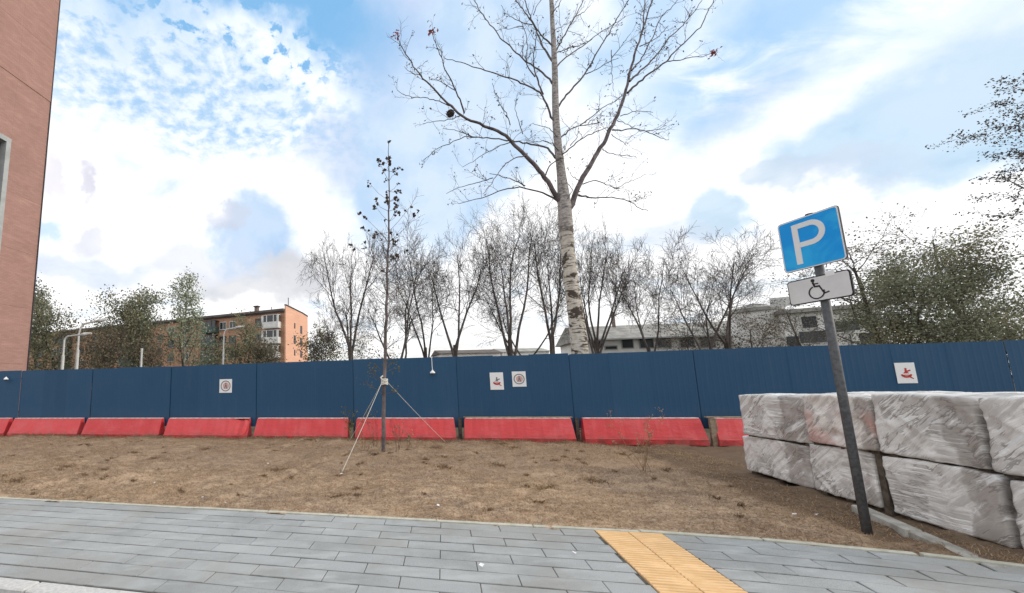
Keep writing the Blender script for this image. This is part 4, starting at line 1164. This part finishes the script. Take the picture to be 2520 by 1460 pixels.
bare_tree(866, 560, 735, 925, 30, 'bare vase shaped tree right of the orange end wall', 41, .20, 4)
bare_tree(796, 725, 757, 835, 36, 'thin small bare tree close beside the orange end wall', 42, .09, 3, kids=7)
bare_tree(985, 600, 870, 1065, 31, 'bare tree whose trunk stands just right of the young staked tree', 43, .18, 4, -.05)
bare_tree(1048, 545, 965, 1135, 33, 'bare upright tree second from the young staked tree', 144, .16, 3)
bare_tree(1118, 540, 1030, 1215, 31, 'bare twin stemmed tree left of the gap before the birch', 45, .20, 3)
bare_tree(1256, 492, 1150, 1355, 30, 'tallest bare tree of the row, left of the birch', 46, .20, 5)
bare_tree(1302, 640, 1190, 1400, 34, 'bare leaning tree at the foot of the tallest bare tree', 47, .15, 3, -.05)
bare_tree(1358, 528, 1262, 1450, 31, 'bare tree with a thick straight trunk close left of the birch', 48, .21, 3)
bare_tree(1462, 520, 1360, 1562, 33, 'bare spreading tree directly right of the birch trunk', 149, .17, 5)
bare_tree(1600, 605, 1510, 1675, 30, 'thin bare tree before the low white building', 50, .13, 3)
bare_tree(1742, 588, 1610, 1815, 29, 'bare tree right of the low white building, left of a pair', 51, .16, 4)
bare_tree(1795, 590, 1705, 1940, 30, 'bare broad tree just left of the parking sign', 52, .17, 4)


def leafy_tree(name, px, ytop, x0, x1, Y, label, seed, lm, n, size=.16, r=.16, spread=.3, t0=.25, group=None, bark=None, lean=0.0, cone=.55, ybase=868, leaf_lo=1.5, kids=15, cat='tree'):
    g = np.random.default_rng(seed); P = dict(LEAFY); P['t0'] = (t0, .15, .15, 0); P['cone'] = (cone, .3, .2, 0); P['kids'] = (kids, 7, 5, 0)
    out = [[] for _ in P['segs']]
    grow(out, np.zeros(3), np.array([lean, 0, 1.0]), 1.0, r, 0, P, g)
    b = at(px, ybase, Y); H = at(px, ytop, Y)[2] + .16; Wd = (x1 - x0) / FPX * Y * .92
    out = fit(out, H, Wd)
    return tree_obj(name, (b[0], b[1], -.16), out, label, group, True, n, size, M[lm], bark, None, spread, g, leaf_lo=leaf_lo, cat=cat)


G1 = 'leafy trees before the brown flats'
leafy_tree('leafy_tree', 98, 690, 55, 145, 46, 'dark leafy tree rising beside the tall brick building', 61, 'leaf_dark', 2400, .24, .16, .35, .2, G1)
leafy_tree('leafy_tree', 160, 745, 90, 225, 44, 'low dark leafy tree behind the two curved lamps', 62, 'leaf_dull', 5200, .24, .16, .5, .1, G1)
leafy_tree('leafy_tree', 240, 708, 150, 320, 47, 'broad dull green tree above the taller curved lamp', 63, 'leaf_dull', 7500, .25, .2, .5, .12, G1, M['bark_pale'], .08)
leafy_tree('leafy_tree', 345, 728, 285, 398, 46, 'rounded dull green tree above the short pale post', 64, 'leaf_dull', 6000, .25, .18, .5, .12, G1)
leafy_tree('leafy_tree', 290, 800, 200, 400, 42, 'dark brown leafed shrubby tree behind the fence at left', 65, 'leaf_brown', 3800, .24, .1, .55, .08, G1, cone=.3)
leafy_tree('leafy_tree', 455, 684, 402, 505, 48, 'tall silvery green tree before the flats', 66, 'leaf_light', 5200, .24, .2, .4, .16, G1, M['bark_pale'])
leafy_tree('leafy_tree', 372, 835, 335, 412, 40, 'reddish brown bush like tree left of the silvery tree', 67, 'leaf_brown', 1500, .22, .08, .45, .08, G1, cone=.3)
leafy_tree('leafy_tree', 500, 835, 440, 560, 44, 'dull green low tree right of the silvery tree', 68, 'leaf_dull', 2400, .22, .1, .5, .08, G1, cone=.3)
leafy_tree('leafy_tree', 612, 780, 565, 668, 48, 'bushy dark green tree hiding the balconies of the flats', 69, 'leaf_dull', 5500, .24, .12, .45, .08, G1, cone=.35)
leafy_tree('leafy_tree', 665, 838, 620, 702, 46, 'brownish bush at the foot of the orange end wall', 70, 'leaf_brown', 2600, .22, .08, .4, .08, G1, cone=.3)
leafy_tree('leafy_tree', 790, 808, 748, 850, 52, 'yellow green shrub just right of the orange end wall', 71, 'leaf_yellow', 4200, .24, .08, .5, .08, 'shrubs behind the fence', cone=.3)
leafy_tree('leafy_tree', 905, 822, 850, 1000, 42, 'thin olive undergrowth behind the young tree', 72, 'leaf_yellow', 1700, .16, .07, .5, .08, 'shrubs behind the fence', cone=.3)
G2 = 'leafy trees behind the fence at right'
leafy_tree('leafy_tree', 1700, 770, 1640, 1780, 34, 'brown twiggy shrub right of the low white building', 73, 'leaf_brown', 2400, .13, .08, .4, .08, G2, cone=.3)
leafy_tree('leafy_tree', 1850, 760, 1770, 1950, 32, 'olive brown shrub left of the parking sign', 74, 'leaf_brown', 3600, .13, .1, .4, .08, G2, cone=.3)
leafy_tree('leafy_tree', 2195, 545, 2055, 2345, 20, 'sparse leaved tree with a bare trunk right of the parking sign', 75, 'leaf_brown', 3000, .10, .15, .22, .35, G2, cone=.3)
leafy_tree('leafy_tree', 2010, 720, 1925, 2110, 26, 'dark shrubby tree behind the disabled plate', 76, 'leaf_dark', 700, .11, .09, .35, .1, G2, cone=.35)
leafy_tree('leafy_tree', 2320, 620, 2235, 2440, 17.5, 'dense dark green tree at right behind the fence', 77, 'leaf_dull', 17000, .10, .14, .32, .12, G2, cone=.4)
leafy_tree('leafy_tree', 2450, 585, 2330, 2600, 18.5, 'big dense dark green tree nearest the right edge', 78, 'leaf_dull', 21000, .105, .16, .36, .12, G2, cone=.4)
leafy_tree('leafy_tree', 2400, 495, 2260, 2560, 24, 'pale thin crowned tree rising behind the dense right trees', 79, 'leaf_yellow', 700, .10, .12, .2, .45, G2, cone=.3)
leafy_tree('leafy_tree', 2790, 235, 2470, 3120, 15.5, 'tall tree with drooping leaves entering from the right edge', 80, 'leaf_dry', 24000, .085, .2, .10, .42, G2, cone=.35, leaf_lo=5.5)


# the big birch: trunk and main limbs traced at their own depths
def k1(x, y): return ((1060 + x / 4.056) / 1.1179, y / 4.056 / 1.1179)
def k2_(x, y): return ((1500 + x / 4.056) / 1.1179, y / 4.056 / 1.1179)
def k3(x, y): return ((1060 + x / 4.056) / 1.1179, (300 + y / 4.056) / 1.1179)
def k4(x, y): return ((1450 + x / 4.056) / 1.1179, (300 + y / 4.056) / 1.1179)


YB = 12.6
bb_ = at(1427, 870, YB); BASE = np.array([bb_[0] + .02, bb_[1], -.16])
birch = empty('birch_tree', BASE, label='tall nearly bare birch with a white trunk behind the fence', cat='tree')
PXM = YB / FPX * .92


def resample(P, r, n):
    P = np.array(P, float); r = np.array(r, float); s = np.concatenate([[0], np.cumsum(np.linalg.norm(np.diff(P, axis=0), axis=1))]); q = np.linspace(0, s[-1], n)
    return np.stack([np.interp(q, s, P[:, i]) for i in range(3)], 1), np.interp(q, s, r)


trunk_px = [(1432, 960, 25), (1427, 870, 21), (1417, 780, 19), (1406, 700, 17.5), (1396, 610, 17), (1391, 545, 18), (1388, 500, 17), (1381, 430, 11.5), (1374, 370, 10.3), (1368, 310, 9.6), (1366, 250, 9), (1365, 180, 8), (1362, 110, 7), (1358, 40, 5.8), (1356, -10, 6), (1353, -90, 4.5), (1352, -170, 3), (1350, -240, 1.2)]
TP = [at(x, y, YB) for x, y, r in trunk_px]; TR = [r * PXM for x, y, r in trunk_px]
P0 = TP[0].copy(); P0[2] = -.2; P0[:2] += (TP[0] - TP[1])[:2] * .6
TP = [P0] + TP; TR = [TR[0] * 1.25] + TR
TPs, TRs = resample(TP, TR, 60)
V, F = tubes([(TPs - BASE, TRs)], 16); link('trunk', mesh_np('trunk', V, [F], M['birch'], True), birch)
limbs = [  # (pixel path), start radius px, end radius px, depth drift at the tip
    ([k3(1900, 960), k3(1790, 780), k3(1640, 590), k3(1480, 440), k3(1340, 290), k3(1180, 215), k3(1000, 145), k3(880, 100), k1(830, 1280), k1(700, 1150), k1(550, 1005), k1(420, 880), k1(320, 740), k1(220, 610), k1(160, 480), k1(130, 390)], 7.5, .9, -1.2),
    ([k1(880, 1270), k1(850, 1160), k1(790, 1020), k1(730, 900), k1(650, 740), k1(620, 630), k1(560, 500), k1(515, 350)], 2.6, .8, -1.5),
    ([k3(1890, 1000), k3(1720, 920), k3(1500, 870), k3(1300, 910), k3(1100, 985), k3(820, 1058)], 3.2, .8, .8),
    ([k3(1560, 860), k3(1420, 790), k3(1250, 740), k3(1160, 722)], 1.8, .8, .6),
    ([k3(1200, 770), k3(1060, 815), k3(900, 850), k3(780, 890), k3(680, 945)], 1.4, .7, .4),
    ([k3(1880, 520), k3(1800, 440), k3(1690, 400), k3(1520, 375), k3(1330, 345), k3(1150, 318), k3(980, 318), k3(900, 300), k3(740, 375), k3(560, 455), k3(500, 510), k3(420, 575)], 3.2, .8, 1.2),
    ([k3(980, 318), k3(920, 290), k3(800, 240), k3(640, 215)], 1.5, .7, 1.5),
    ([k3(1400, 370), k3(1280, 410), k3(1150, 480), k3(1000, 570), k3(860, 650)], 1.5, .6, -.3),
    ([k3(1560, 520), k3(1440, 545), k3(1350, 600), k3(1270, 690), k3(1240, 745), k3(1160, 860), k3(1090, 950)], 1.7, .7, -.6),
    ([k1(1850, 1310), k1(1800, 1160), k1(1740, 1050), k1(1600, 960), k1(1450, 895), k1(1280, 840), k1(1100, 785), k1(950, 735), k1(800, 685), k1(650, 645)], 3.3, .8, -.9),
    ([k1(1760, 1060), k1(1710, 930), k1(1670, 800), k1(1650, 650), k1(1670, 450), k1(1690, 360)], 2.6, 1.0, -.5),
    ([k1(1670, 860), k1(1590, 760), k1(1560, 690), k1(1585, 520), k1(1550, 330), k1(1490, 190)], 2.0, .6, -.2),
    ([k1(1840, 900), k1(1700, 770), k1(1560, 680), k1(1430, 560), k1(1300, 440), k1(1220, 330), k1(1110, 210), k1(1040, 100), k1(985, -10), k1(930, -160)], 2.9, .9, .9),
    ([k1(1850, 660), k1(1770, 540), k1(1690, 370), k1(1650, 270), k1(1580, 160), k1(1500, 70), k1(1430, -20), k1(1330, -160)], 3.2, 1.0, 1.2),
    ([k1(1860, 510), k1(1760, 410), k1(1690, 340), k1(1620, 200), k1(1575, 80), k1(1555, -20), k1(1530, -150)], 2.6, .9, -.8),
    ([k1(1650, 170), k1(1690, 70), k1(1740, -10)], 1.4, .7, .2),
    ([k1(1640, 280), k1(1550, 255), k1(1450, 210), k1(1340, 150), k1(1290, 60)], 1.5, .6, .7),
    ([k1(1540, 295), k1(1440, 305), k1(1350, 335), k1(1305, 290)], 1.3, .5, .5),
    ([k3(830, 80), k3(740, 115), k3(600, 135), k3(480, 150), k3(415, 165)], 1.5, .6, -.9),
    ([k1(790, 1230), k1(680, 1160), k1(560, 1120), k1(440, 1090), k1(290, 1085), k1(190, 1050), k1(130, 1005)], 1.6, .6, -1.3),
    ([k1(790, 1020), k1(700, 960), k1(600, 905), k1(520, 880)], 1.3, .6, -1.4), ([k1(400, 850), k1(270, 810), k1(210, 745)], 1.1, .5, -1.0),
    ([k3(1390, 180), k1(1360, 1290), k1(1290, 1180), k1(1220, 1030), k1(1190, 930)], 1.4, .6, -.5), ([k3(1530, 280), k3(1480, 130), k1(1450, 1210), k1(1440, 1120)], 1.3, .6, .4),
    # right side
    ([k4(500, 1060), k4(560, 900), k4(640, 730), k4(760, 520), k4(880, 320), k4(980, 130), k4(1030, 10), k2_(880, 1060), k2_(930, 860), k2_(980, 660), k2_(1040, 480), k2_(1080, 360), k2_(1130, 190), k2_(1190, 10), k2_(1240, -140)], 8.6, 1.6, .6),
    ([k2_(1090, 310), k2_(1100, 130), k2_(1115, -10), k2_(1110, -120)], 2.0, 1.0, .9),
    ([k2_(915, 1040), k2_(1050, 910), k2_(1210, 790), k2_(1360, 680), k2_(1430, 590), k2_(1550, 480), k2_(1650, 380), k2_(1730, 300), k2_(1790, 180), k2_(1870, 20), k2_(1930, -90)], 3.3, .9, -.8),
    ([k2_(1360, 685), k2_(1480, 680), k2_(1650, 632), k2_(1740, 640), k2_(1880, 590)], 1.5, .7, -.7),
    ([k2_(940, 910), k2_(1100, 750), k2_(1200, 660), k2_(1300, 540), k2_(1390, 410), k2_(1500, 320), k2_(1600, 200), k2_(1690, 90), k2_(1760, -20)], 3.0, 1.0, 1.2),
    ([k2_(960, 790), k2_(1060, 680), k2_(1140, 520), k2_(1190, 430), k2_(1240, 310), k2_(1300, 180), k2_(1400, 90), k2_(1500, -20)], 2.2, .9, .3),
    ([k2_(1050, 520), k2_(1190, 460), k2_(1300, 370), k2_(1370, 290)], 1.7, .7, -.3),
    ([k2_(150, 1190), k2_(220, 1080), k2_(330, 960), k2_(440, 830), k2_(520, 690), k2_(590, 560), k2_(680, 420), k2_(760, 290), k2_(850, 130), k2_(940, -10), k2_(1000, -130)], 3.3, 1.0, -.9),
    ([k2_(450, 830), k2_(570, 780), k2_(700, 700), k2_(810, 650)], 1.5, .6, -.4), ([k2_(740, 650), k2_(840, 520), k2_(950, 380)], 1.3, .6, -.5), ([k2_(735, 560), k2_(740, 760), k2_(750, 930), k2_(760, 1020)], 1.1, .5, -.4),
    ([k2_(130, 730), k2_(280, 610), k2_(430, 510), k2_(520, 430), k2_(640, 340), k2_(770, 270), k2_(890, 190)], 2.3, .8, .7),
    ([k2_(130, 580), k2_(270, 540), k2_(400, 500), k2_(520, 440)], 1.7, .8, .5),
    ([k2_(130, 550), k2_(220, 390), k2_(330, 190), k2_(420, 10), k2_(480, -120)], 2.6, 1.0, .2), ([k2_(330, 190), k2_(430, 140), k2_(500, 60)], 1.4, .6, .3), ([k2_(110, 100), k2_(150, 70), k2_(180, -30)], 1.8, .8, -.3), ([k2_(110, 330), k2_(230, 270), k2_(260, 230)], 1.1, .5, -.2),
    ([k2_(190, 420), k2_(160, 230), k2_(145, 60)], 1.0, .5, .2),
    ([k4(380, 310), k4(480, 230), k4(590, 185), k4(700, 175), k4(800, 155)], 2.6, .9, .6), ([k4(590, 180), k4(720, 90), k4(840, -10), k2_(780, 1130), k2_(860, 1060)], 1.9, .8, .7),
    ([k4(330, 570), k4(400, 500), k4(520, 400), k4(650, 310), k4(800, 240), k4(900, 210)], 2.6, .9, -.6), ([k4(480, 410), k4(550, 330), k4(575, 210)], 1.4, .6, -.2),
    ([k4(950, 235), k4(1050, 240), k4(1130, 220), k4(1300, 240), k4(1420, 290), k4(1500, 335), k4(1580, 345)], 2.2, .7, .8), ([k4(1330, 245), k4(1460, 235), k4(1550, 160)], 1.1, .6, .9),
    ([k4(1000, 130), k4(1060, 145), k4(1180, 210)], 1.2, .6, .5), ([k4(1040, 80), k4(1200, 25), k4(1400, 40)], 1.4, .6, .4), ([k4(840, 455), k4(910, 490), k4(1000, 512), k4(1190, 525), k4(1220, 545)], 1.3, .6, .3), ([k4(940, 280), k4(1050, 365), k4(1110, 410)], 1.0, .5, .2),
    ([k4(570, 960), k4(680, 985), k4(800, 1000), k4(950, 985), k4(1030, 1000), k4(1160, 1045), k4(1260, 1110), k4(1350, 1135)], 2.5, .8, .9), ([k4(1130, 1025), k4(1220, 1030), k4(1265, 990)], 1.0, .5, 1.0),
    ([k4(620, 840), k4(720, 800), k4(800, 800), k4(900, 850), k4(990, 900), k4(1100, 830), k4(1240, 770), k4(1320, 730)], 1.7, .6, .6), ([k4(580, 800), k4(490, 740), k4(480, 700)], 1.2, .5, -.2), ([k4(205, 740), k4(240, 650), k4(300, 590), k4(380, 545)], 2.0, 1.2, -.4),
    ([k4(265, 230), k4(180, 190), k4(60, 160)], 1.3, .6, -.4), ([k4(280, 380), k4(200, 358), k4(70, 370)], 1.8, .7, -.8), ([k4(510, 910), k4(455, 840)], 1.5, .7, -.3),
]
g = np.random.default_rng(7); main, tw = [], []
tipsB = []


def near_trunk_depth(p):
    return YB


for path, r0, r1, drift in limbs:
    tx = np.interp(path[0][1], [q[1] for q in trunk_px[::-1]], [q[0] for q in trunk_px[::-1]])
    if abs(path[0][0] - tx) < 26:
        y2 = path[0][1] + abs(path[0][0] - tx) * 1.1 + 4; path = [(np.interp(y2, [q[1] for q in trunk_px[::-1]], [q[0] for q in trunk_px[::-1]]), y2)] + path
    s = np.concatenate([[0], np.cumsum([math.hypot(path[i + 1][0] - path[i][0], path[i + 1][1] - path[i][1]) for i in range(len(path) - 1)])]); s /= s[-1]
    d0 = drift * .45 if r0 < 2.0 else 0.0
    P = [at(x, y, YB + d0 + (drift - d0) * (t ** 1.2)) for (x, y), t in zip(path, s)]; rr = [max(.004, (r0 + (r1 - r0) * t ** .7) * PXM) for t in s]
    P, rr = resample(P, rr, max(6, int(s.size * 3))); P = P - BASE
    P[1:-1] += g.normal(0, .012, (len(P) - 2, 3)); main.append((P, rr))
    L = np.linalg.norm(np.diff(P, axis=0), axis=1).sum()
    for q in range(int(L * 2.7) + 1):                    # side twigs
        i = int(g.integers(max(1, int(len(P) * .15)), len(P))); d = P[min(i + 1, len(P) - 1)] - P[max(0, i - 1)]; d /= np.linalg.norm(d) + 1e-9
        nd = d * .55 + g.normal(0, .55, 3) + np.array([0, 0, .38]); out = [[], []]
        PP = dict(segs=(5, 3), wob=(.22, .25), trop=(.06, .04), tip=(.35, .5), kids=(5, 0), t0=(.25, 0), ang=(.6, .5), len=(.42, .5), cone=(.3, 0), rf=(.75, .6), rmin=.0035)
        grow(out, P[i], nd, g.uniform(.25, .85), min(.0085, rr[i] * .6), 0, PP, g); tw += out[0] + out[1]; tipsB += [b[0][-1] for b in out[1]] + [out[0][0][0][-1]]
Vs, Fs, bs = [], [], 0
V, F = tubes(main, 8); link('limbs', mesh_np('limbs', V, [F], M['limb'], True), birch)
V, F = tubes(tw, 3); o = link('twigs', mesh_np('twigs', V, [F], M['twig'], True), birch)
tipsB = np.array(tipsB); sel = g.integers(0, len(tipsB), 1100)
V, F = leaf_quads(tipsB[sel] + g.normal(0, .02, (len(sel), 3)), .085, g, aspect=.38); link('dry_leaves', mesh_np('dry_leaves', V, [F], M['leaf_dry']), birch)
for path_i in (0, 1, 27):
    c = main[path_i][0][-1]; cc = c + g.normal(0, .055, (26, 3)); V, F = leaf_quads(cc, .10, g, aspect=.5); tag(link('red_leaf_tuft', mesh_np('red_leaf_tuft', V, [F], M['leaf_red']), birch), kind='stuff')
# nest: a ball of loose twigs
nc = at(1108, 280, YB - .55); nb = []
for q in range(420):
    v = g.normal(size=3); v /= np.linalg.norm(v); c = v * .115 * g.uniform(.3, 1.0) * np.array([1.1, 1, .85]); t = g.normal(size=3); t -= v * (t @ v) * .7; t /= np.linalg.norm(t)
    nb.append((np.array([c - t * .07, c + v * .012, c + t * .07]), np.array([.004, .005, .003])))
V, F = tubes(nb, 3); nest = link('bird_nest', mesh_np('bird_nest', V, [F], M['twig']), None, nc); tag(nest, 'dark round twig nest on the left limb of the birch', 'nest')

# young staked tree
ya = gr(943, 1112); yt = empty('young_tree', (ya[0], ya[1], 0), label='young slender tree with dark leaves tied to guy ropes', cat='tree')
YT = ya[1]; tp = [(943, 1118, 6.2), (944, 1040, 5.8), (946, 940, 5.4), (949, 820, 4.6), (952, 700, 3.8), (955, 590, 3.0), (957, 500, 2.2), (957, 430, 1.6), (955, 350, .9)]
P = [at(x, y, YT) - np.array([ya[0], ya[1], 0]) for x, y, r in tp]; rr = [r * .8 * YT / FPX for x, y, r in tp]; P, rr = resample(P, rr, 30); P[:, :2] += g.normal(0, .008, (30, 2)); TY = P
V, F = tubes([(P, rr)], 10); link('trunk', mesh_np('trunk', V, [F], M['limb'], True), yt)
br, lc, lcY = [], [], []
PP = dict(segs=(6, 3), wob=(.10, .2), trop=(.06, .05), tip=(.3, .5), kids=(5, 0), t0=(.3, 0), ang=(.6, .5), len=(.35, .5), cone=(.3, 0), rf=(.6, .6), rmin=.003)
for q in range(46):                                    # leaf bunches at the ends of thin side shoots near the top
    t = .56 + .42 * (q + g.uniform(0, 1)) / 46; i = min(27, int(t * 29)); ph = q * 2.4 + g.normal(0, .5); Ll = (.86 - .70 * (t - .56) / .42) * g.uniform(.2, 1.2)
    e = TY[i] + np.array([math.cos(ph) * Ll, math.sin(ph) * Ll, Ll * g.uniform(.1, 1.2)]); m_ = (TY[i] + e) / 2 + np.array([0, 0, -.05 * Ll]) + g.normal(0, .02, 3)
    br.append((np.array([TY[i], m_, e]), np.array([.006, .0045, .003])))
    for c in ([e] if Ll < .3 else [e, m_ * .35 + e * .65 + g.normal(0, .04, 3)]):
        for w in range(int(g.integers(3, 6))): lc.append(c + g.normal(0, .028, 3))
for q in range(26):                                    # mostly bare lower branches
    i = int(g.integers(9, 18)); ph = g.uniform(0, 6.28); out = [[], []]
    grow(out, TY[i], np.array([math.cos(ph), math.sin(ph), .75]), g.uniform(.5, 1.05), .008, 0, PP, g); br += out[0] + out[1]
    for b in out[1]:
        if g.uniform() < .45: lcY.append(b[0][-1] + g.normal(0, .04, 3))
for q in range(14):
    ph = g.uniform(0, 6.28); out = [[], []]; i = int(g.integers(5, 10))
    grow(out, TY[i], np.array([math.cos(ph), math.sin(ph), .5]), g.uniform(.3, .62), .007, 0, PP, g); br += out[0] + out[1]
    for b in out[1]:
        for w in range(2): lcY.append(b[0][-1] + g.normal(0, .04, 3))
V, F = tubes(br, 4); tag(link('branches', mesh_np('branches', V, [F], M['twig'], True), yt), kind='stuff')
lc.append(TY[-1] + np.array([0, 0, -.01])); lc.append(TY[-1]); lc.append(TY[-1] + np.array([.03, 0, .01]))
V, F = leaf_quads(np.array(lc), .085, g, aspect=.85); link('dark_leaves', mesh_np('dark_leaves', V, [F], M['leaf_dry']), yt)
V, F = leaf_quads(np.array(lcY), .06, g, aspect=.5); link('green_leaves', mesh_np('green_leaves', V, [F], M['leaf_yellow']), yt)
tz = at(946, 940, YT); tie = MB()
for q in range(4):
    zz = tz[2] - .05 + q * .035; pts = [(tz[0] + .068 * math.cos(t), tz[1] + .068 * math.sin(t), zz + .008 * math.sin(3 * t)) for t in np.linspace(0, 2 * math.pi, 14)]; tie.tube(pts, .016, 6)
tie.tube([(tz[0] - .05, tz[1] - .05, tz[2] + .04), (tz[0] - .09, tz[1] - .07, tz[2] + .10), (tz[0] - .04, tz[1] - .06, tz[2] + .14)], .02, 6)
o = tie.obj('trunk_tie', M['cloth']); tag(o, 'white cloth tie wound round the young tree trunk', 'tie')


def rope(p, q, label, sag=.02):
    pts = []
    for t in np.linspace(0, 1, 12):
        c = p * (1 - t) + q * t; pts.append((c[0], c[1], c[2] - sag * 4 * t * (1 - t)))
    rt = MB().tube(pts, .006, 6).obj('guy_rope', M['rope']); tag(rt, label, 'rope', 'guy ropes of the young tree')


gp = gr(842, 1163); rope(np.array([tz[0] - .06, tz[1] - .03, tz[2]]), np.array([gp[0], gp[1], .02]), 'pale guy rope running down left to a peg in the lawn')
gq = W(-.02, 11.55, .0); rope(np.array([tz[0] + .06, tz[1], tz[2]]), gq, 'bluish guy rope running down right behind the young tree')
gw = W(-2.55, 11.3, 0.0); rope(np.array([tz[0] - .05, tz[1] + .05, tz[2]]), gw, 'short guy rope running back left to the fence foot')
pg = MB().tube([(gp[0], gp[1], -.1), (gp[0] - .03, gp[1], .07)], [.014, .018], 6).obj('peg', M['wood']); tag(pg, 'small wooden peg holding the left guy rope', 'peg')

# weeds
def weed(base, h, n, label, m, seed, spread=.22, leaf=None, ln=0, ls=.04):
    g = np.random.default_rng(seed); rt = empty('weed', base, label=label, cat='weed', group='dry weeds on the lawn'); br, tips = [], []
    for q in range(n):
        out = [[], []]; PP = dict(segs=(6, 3), wob=(.10, .2), trop=(.05, .06), tip=(.4, .6), kids=(5, 0), t0=(.35, 0), ang=(.6, .5), len=(.28, .5), cone=(.4, 0), rf=(.7, .6), rmin=.0025)
        grow(out, np.array([g.normal(0, .05), g.normal(0, .05), -.02]), np.array([g.normal(0, spread), g.normal(0, spread), 1.0]), h * g.uniform(.55, 1.1), .0048, 0, PP, g); br += out[0] + out[1]; tips += [b[0][-1] for b in out[1]] + [b[0][-2] for b in out[1]]
    V, F = tubes(br, 3); link('stems', mesh_np('stems', V, [F], m), rt)
    if ln:
        tips = np.array(tips); V, F = leaf_quads(tips[g.integers(0, len(tips), ln)] + g.normal(0, .02, (ln, 3)), ls, g); link('leaves', mesh_np('leaves', V, [F], leaf), rt)


wp_ = gr(1583, 1158); weed((wp_[0], wp_[1], 0), .95, 7, 'tall pale dry weed standing before the red block at right', M['straw'], 1, .16, M['straw'], 260, .028)
wp_ = W(-2.52, 11.7); weed((*wp_[:2], 0), .95, 7, 'green weed growing in the gap between two red blocks', M['moss'], 2, .15, M['leaf_yellow'], 160, .05)
for q, (px, py, h, lab) in enumerate(((900, 1112, .55, 'dry brown weed left of the young tree foot'), (978, 1112, .85, 'dry brown weed right of the young tree foot'), (1005, 1105, .45, 'thin grey weed a step right of the young tree'), (925, 1100, .95, 'tall thin weed behind the young tree'))):
    p = gr(px, py); weed((p[0], p[1], 0), h, 6, lab, M['straw2'] if q % 2 else M['straw'], 10 + q, .2, M['leaf_dull'], 40, .04)
# scraps of litter
g = np.random.default_rng(4); vs, fs = [], []
for px, py in ((660, 1142), (556, 1240), (497, 1227), (1078, 1246), (1413, 1363), (1185, 1395), (1955, 1358 - 90), (2010, 1268), (2160 - 40, 1262), (1700, 1250), (840, 1168), (380, 1190)):
    p = gr(px, py, .012); k = len(vs); a = g.uniform(0, 3); s = g.uniform(.012, .03)
    vs += [(p[0] + s * math.cos(a + t), p[1] + s * math.sin(a + t), .016 + g.uniform(0, .02)) for t in (0, 1.4, 3.1, 4.6)]; fs.append((k, k + 1, k + 2, k + 3))
o = MB().add(vs, fs).obj('litter', M['white_paint']); tag(o, 'tiny white scraps lying on lawn and pavement', 'litter', kind='stuff')
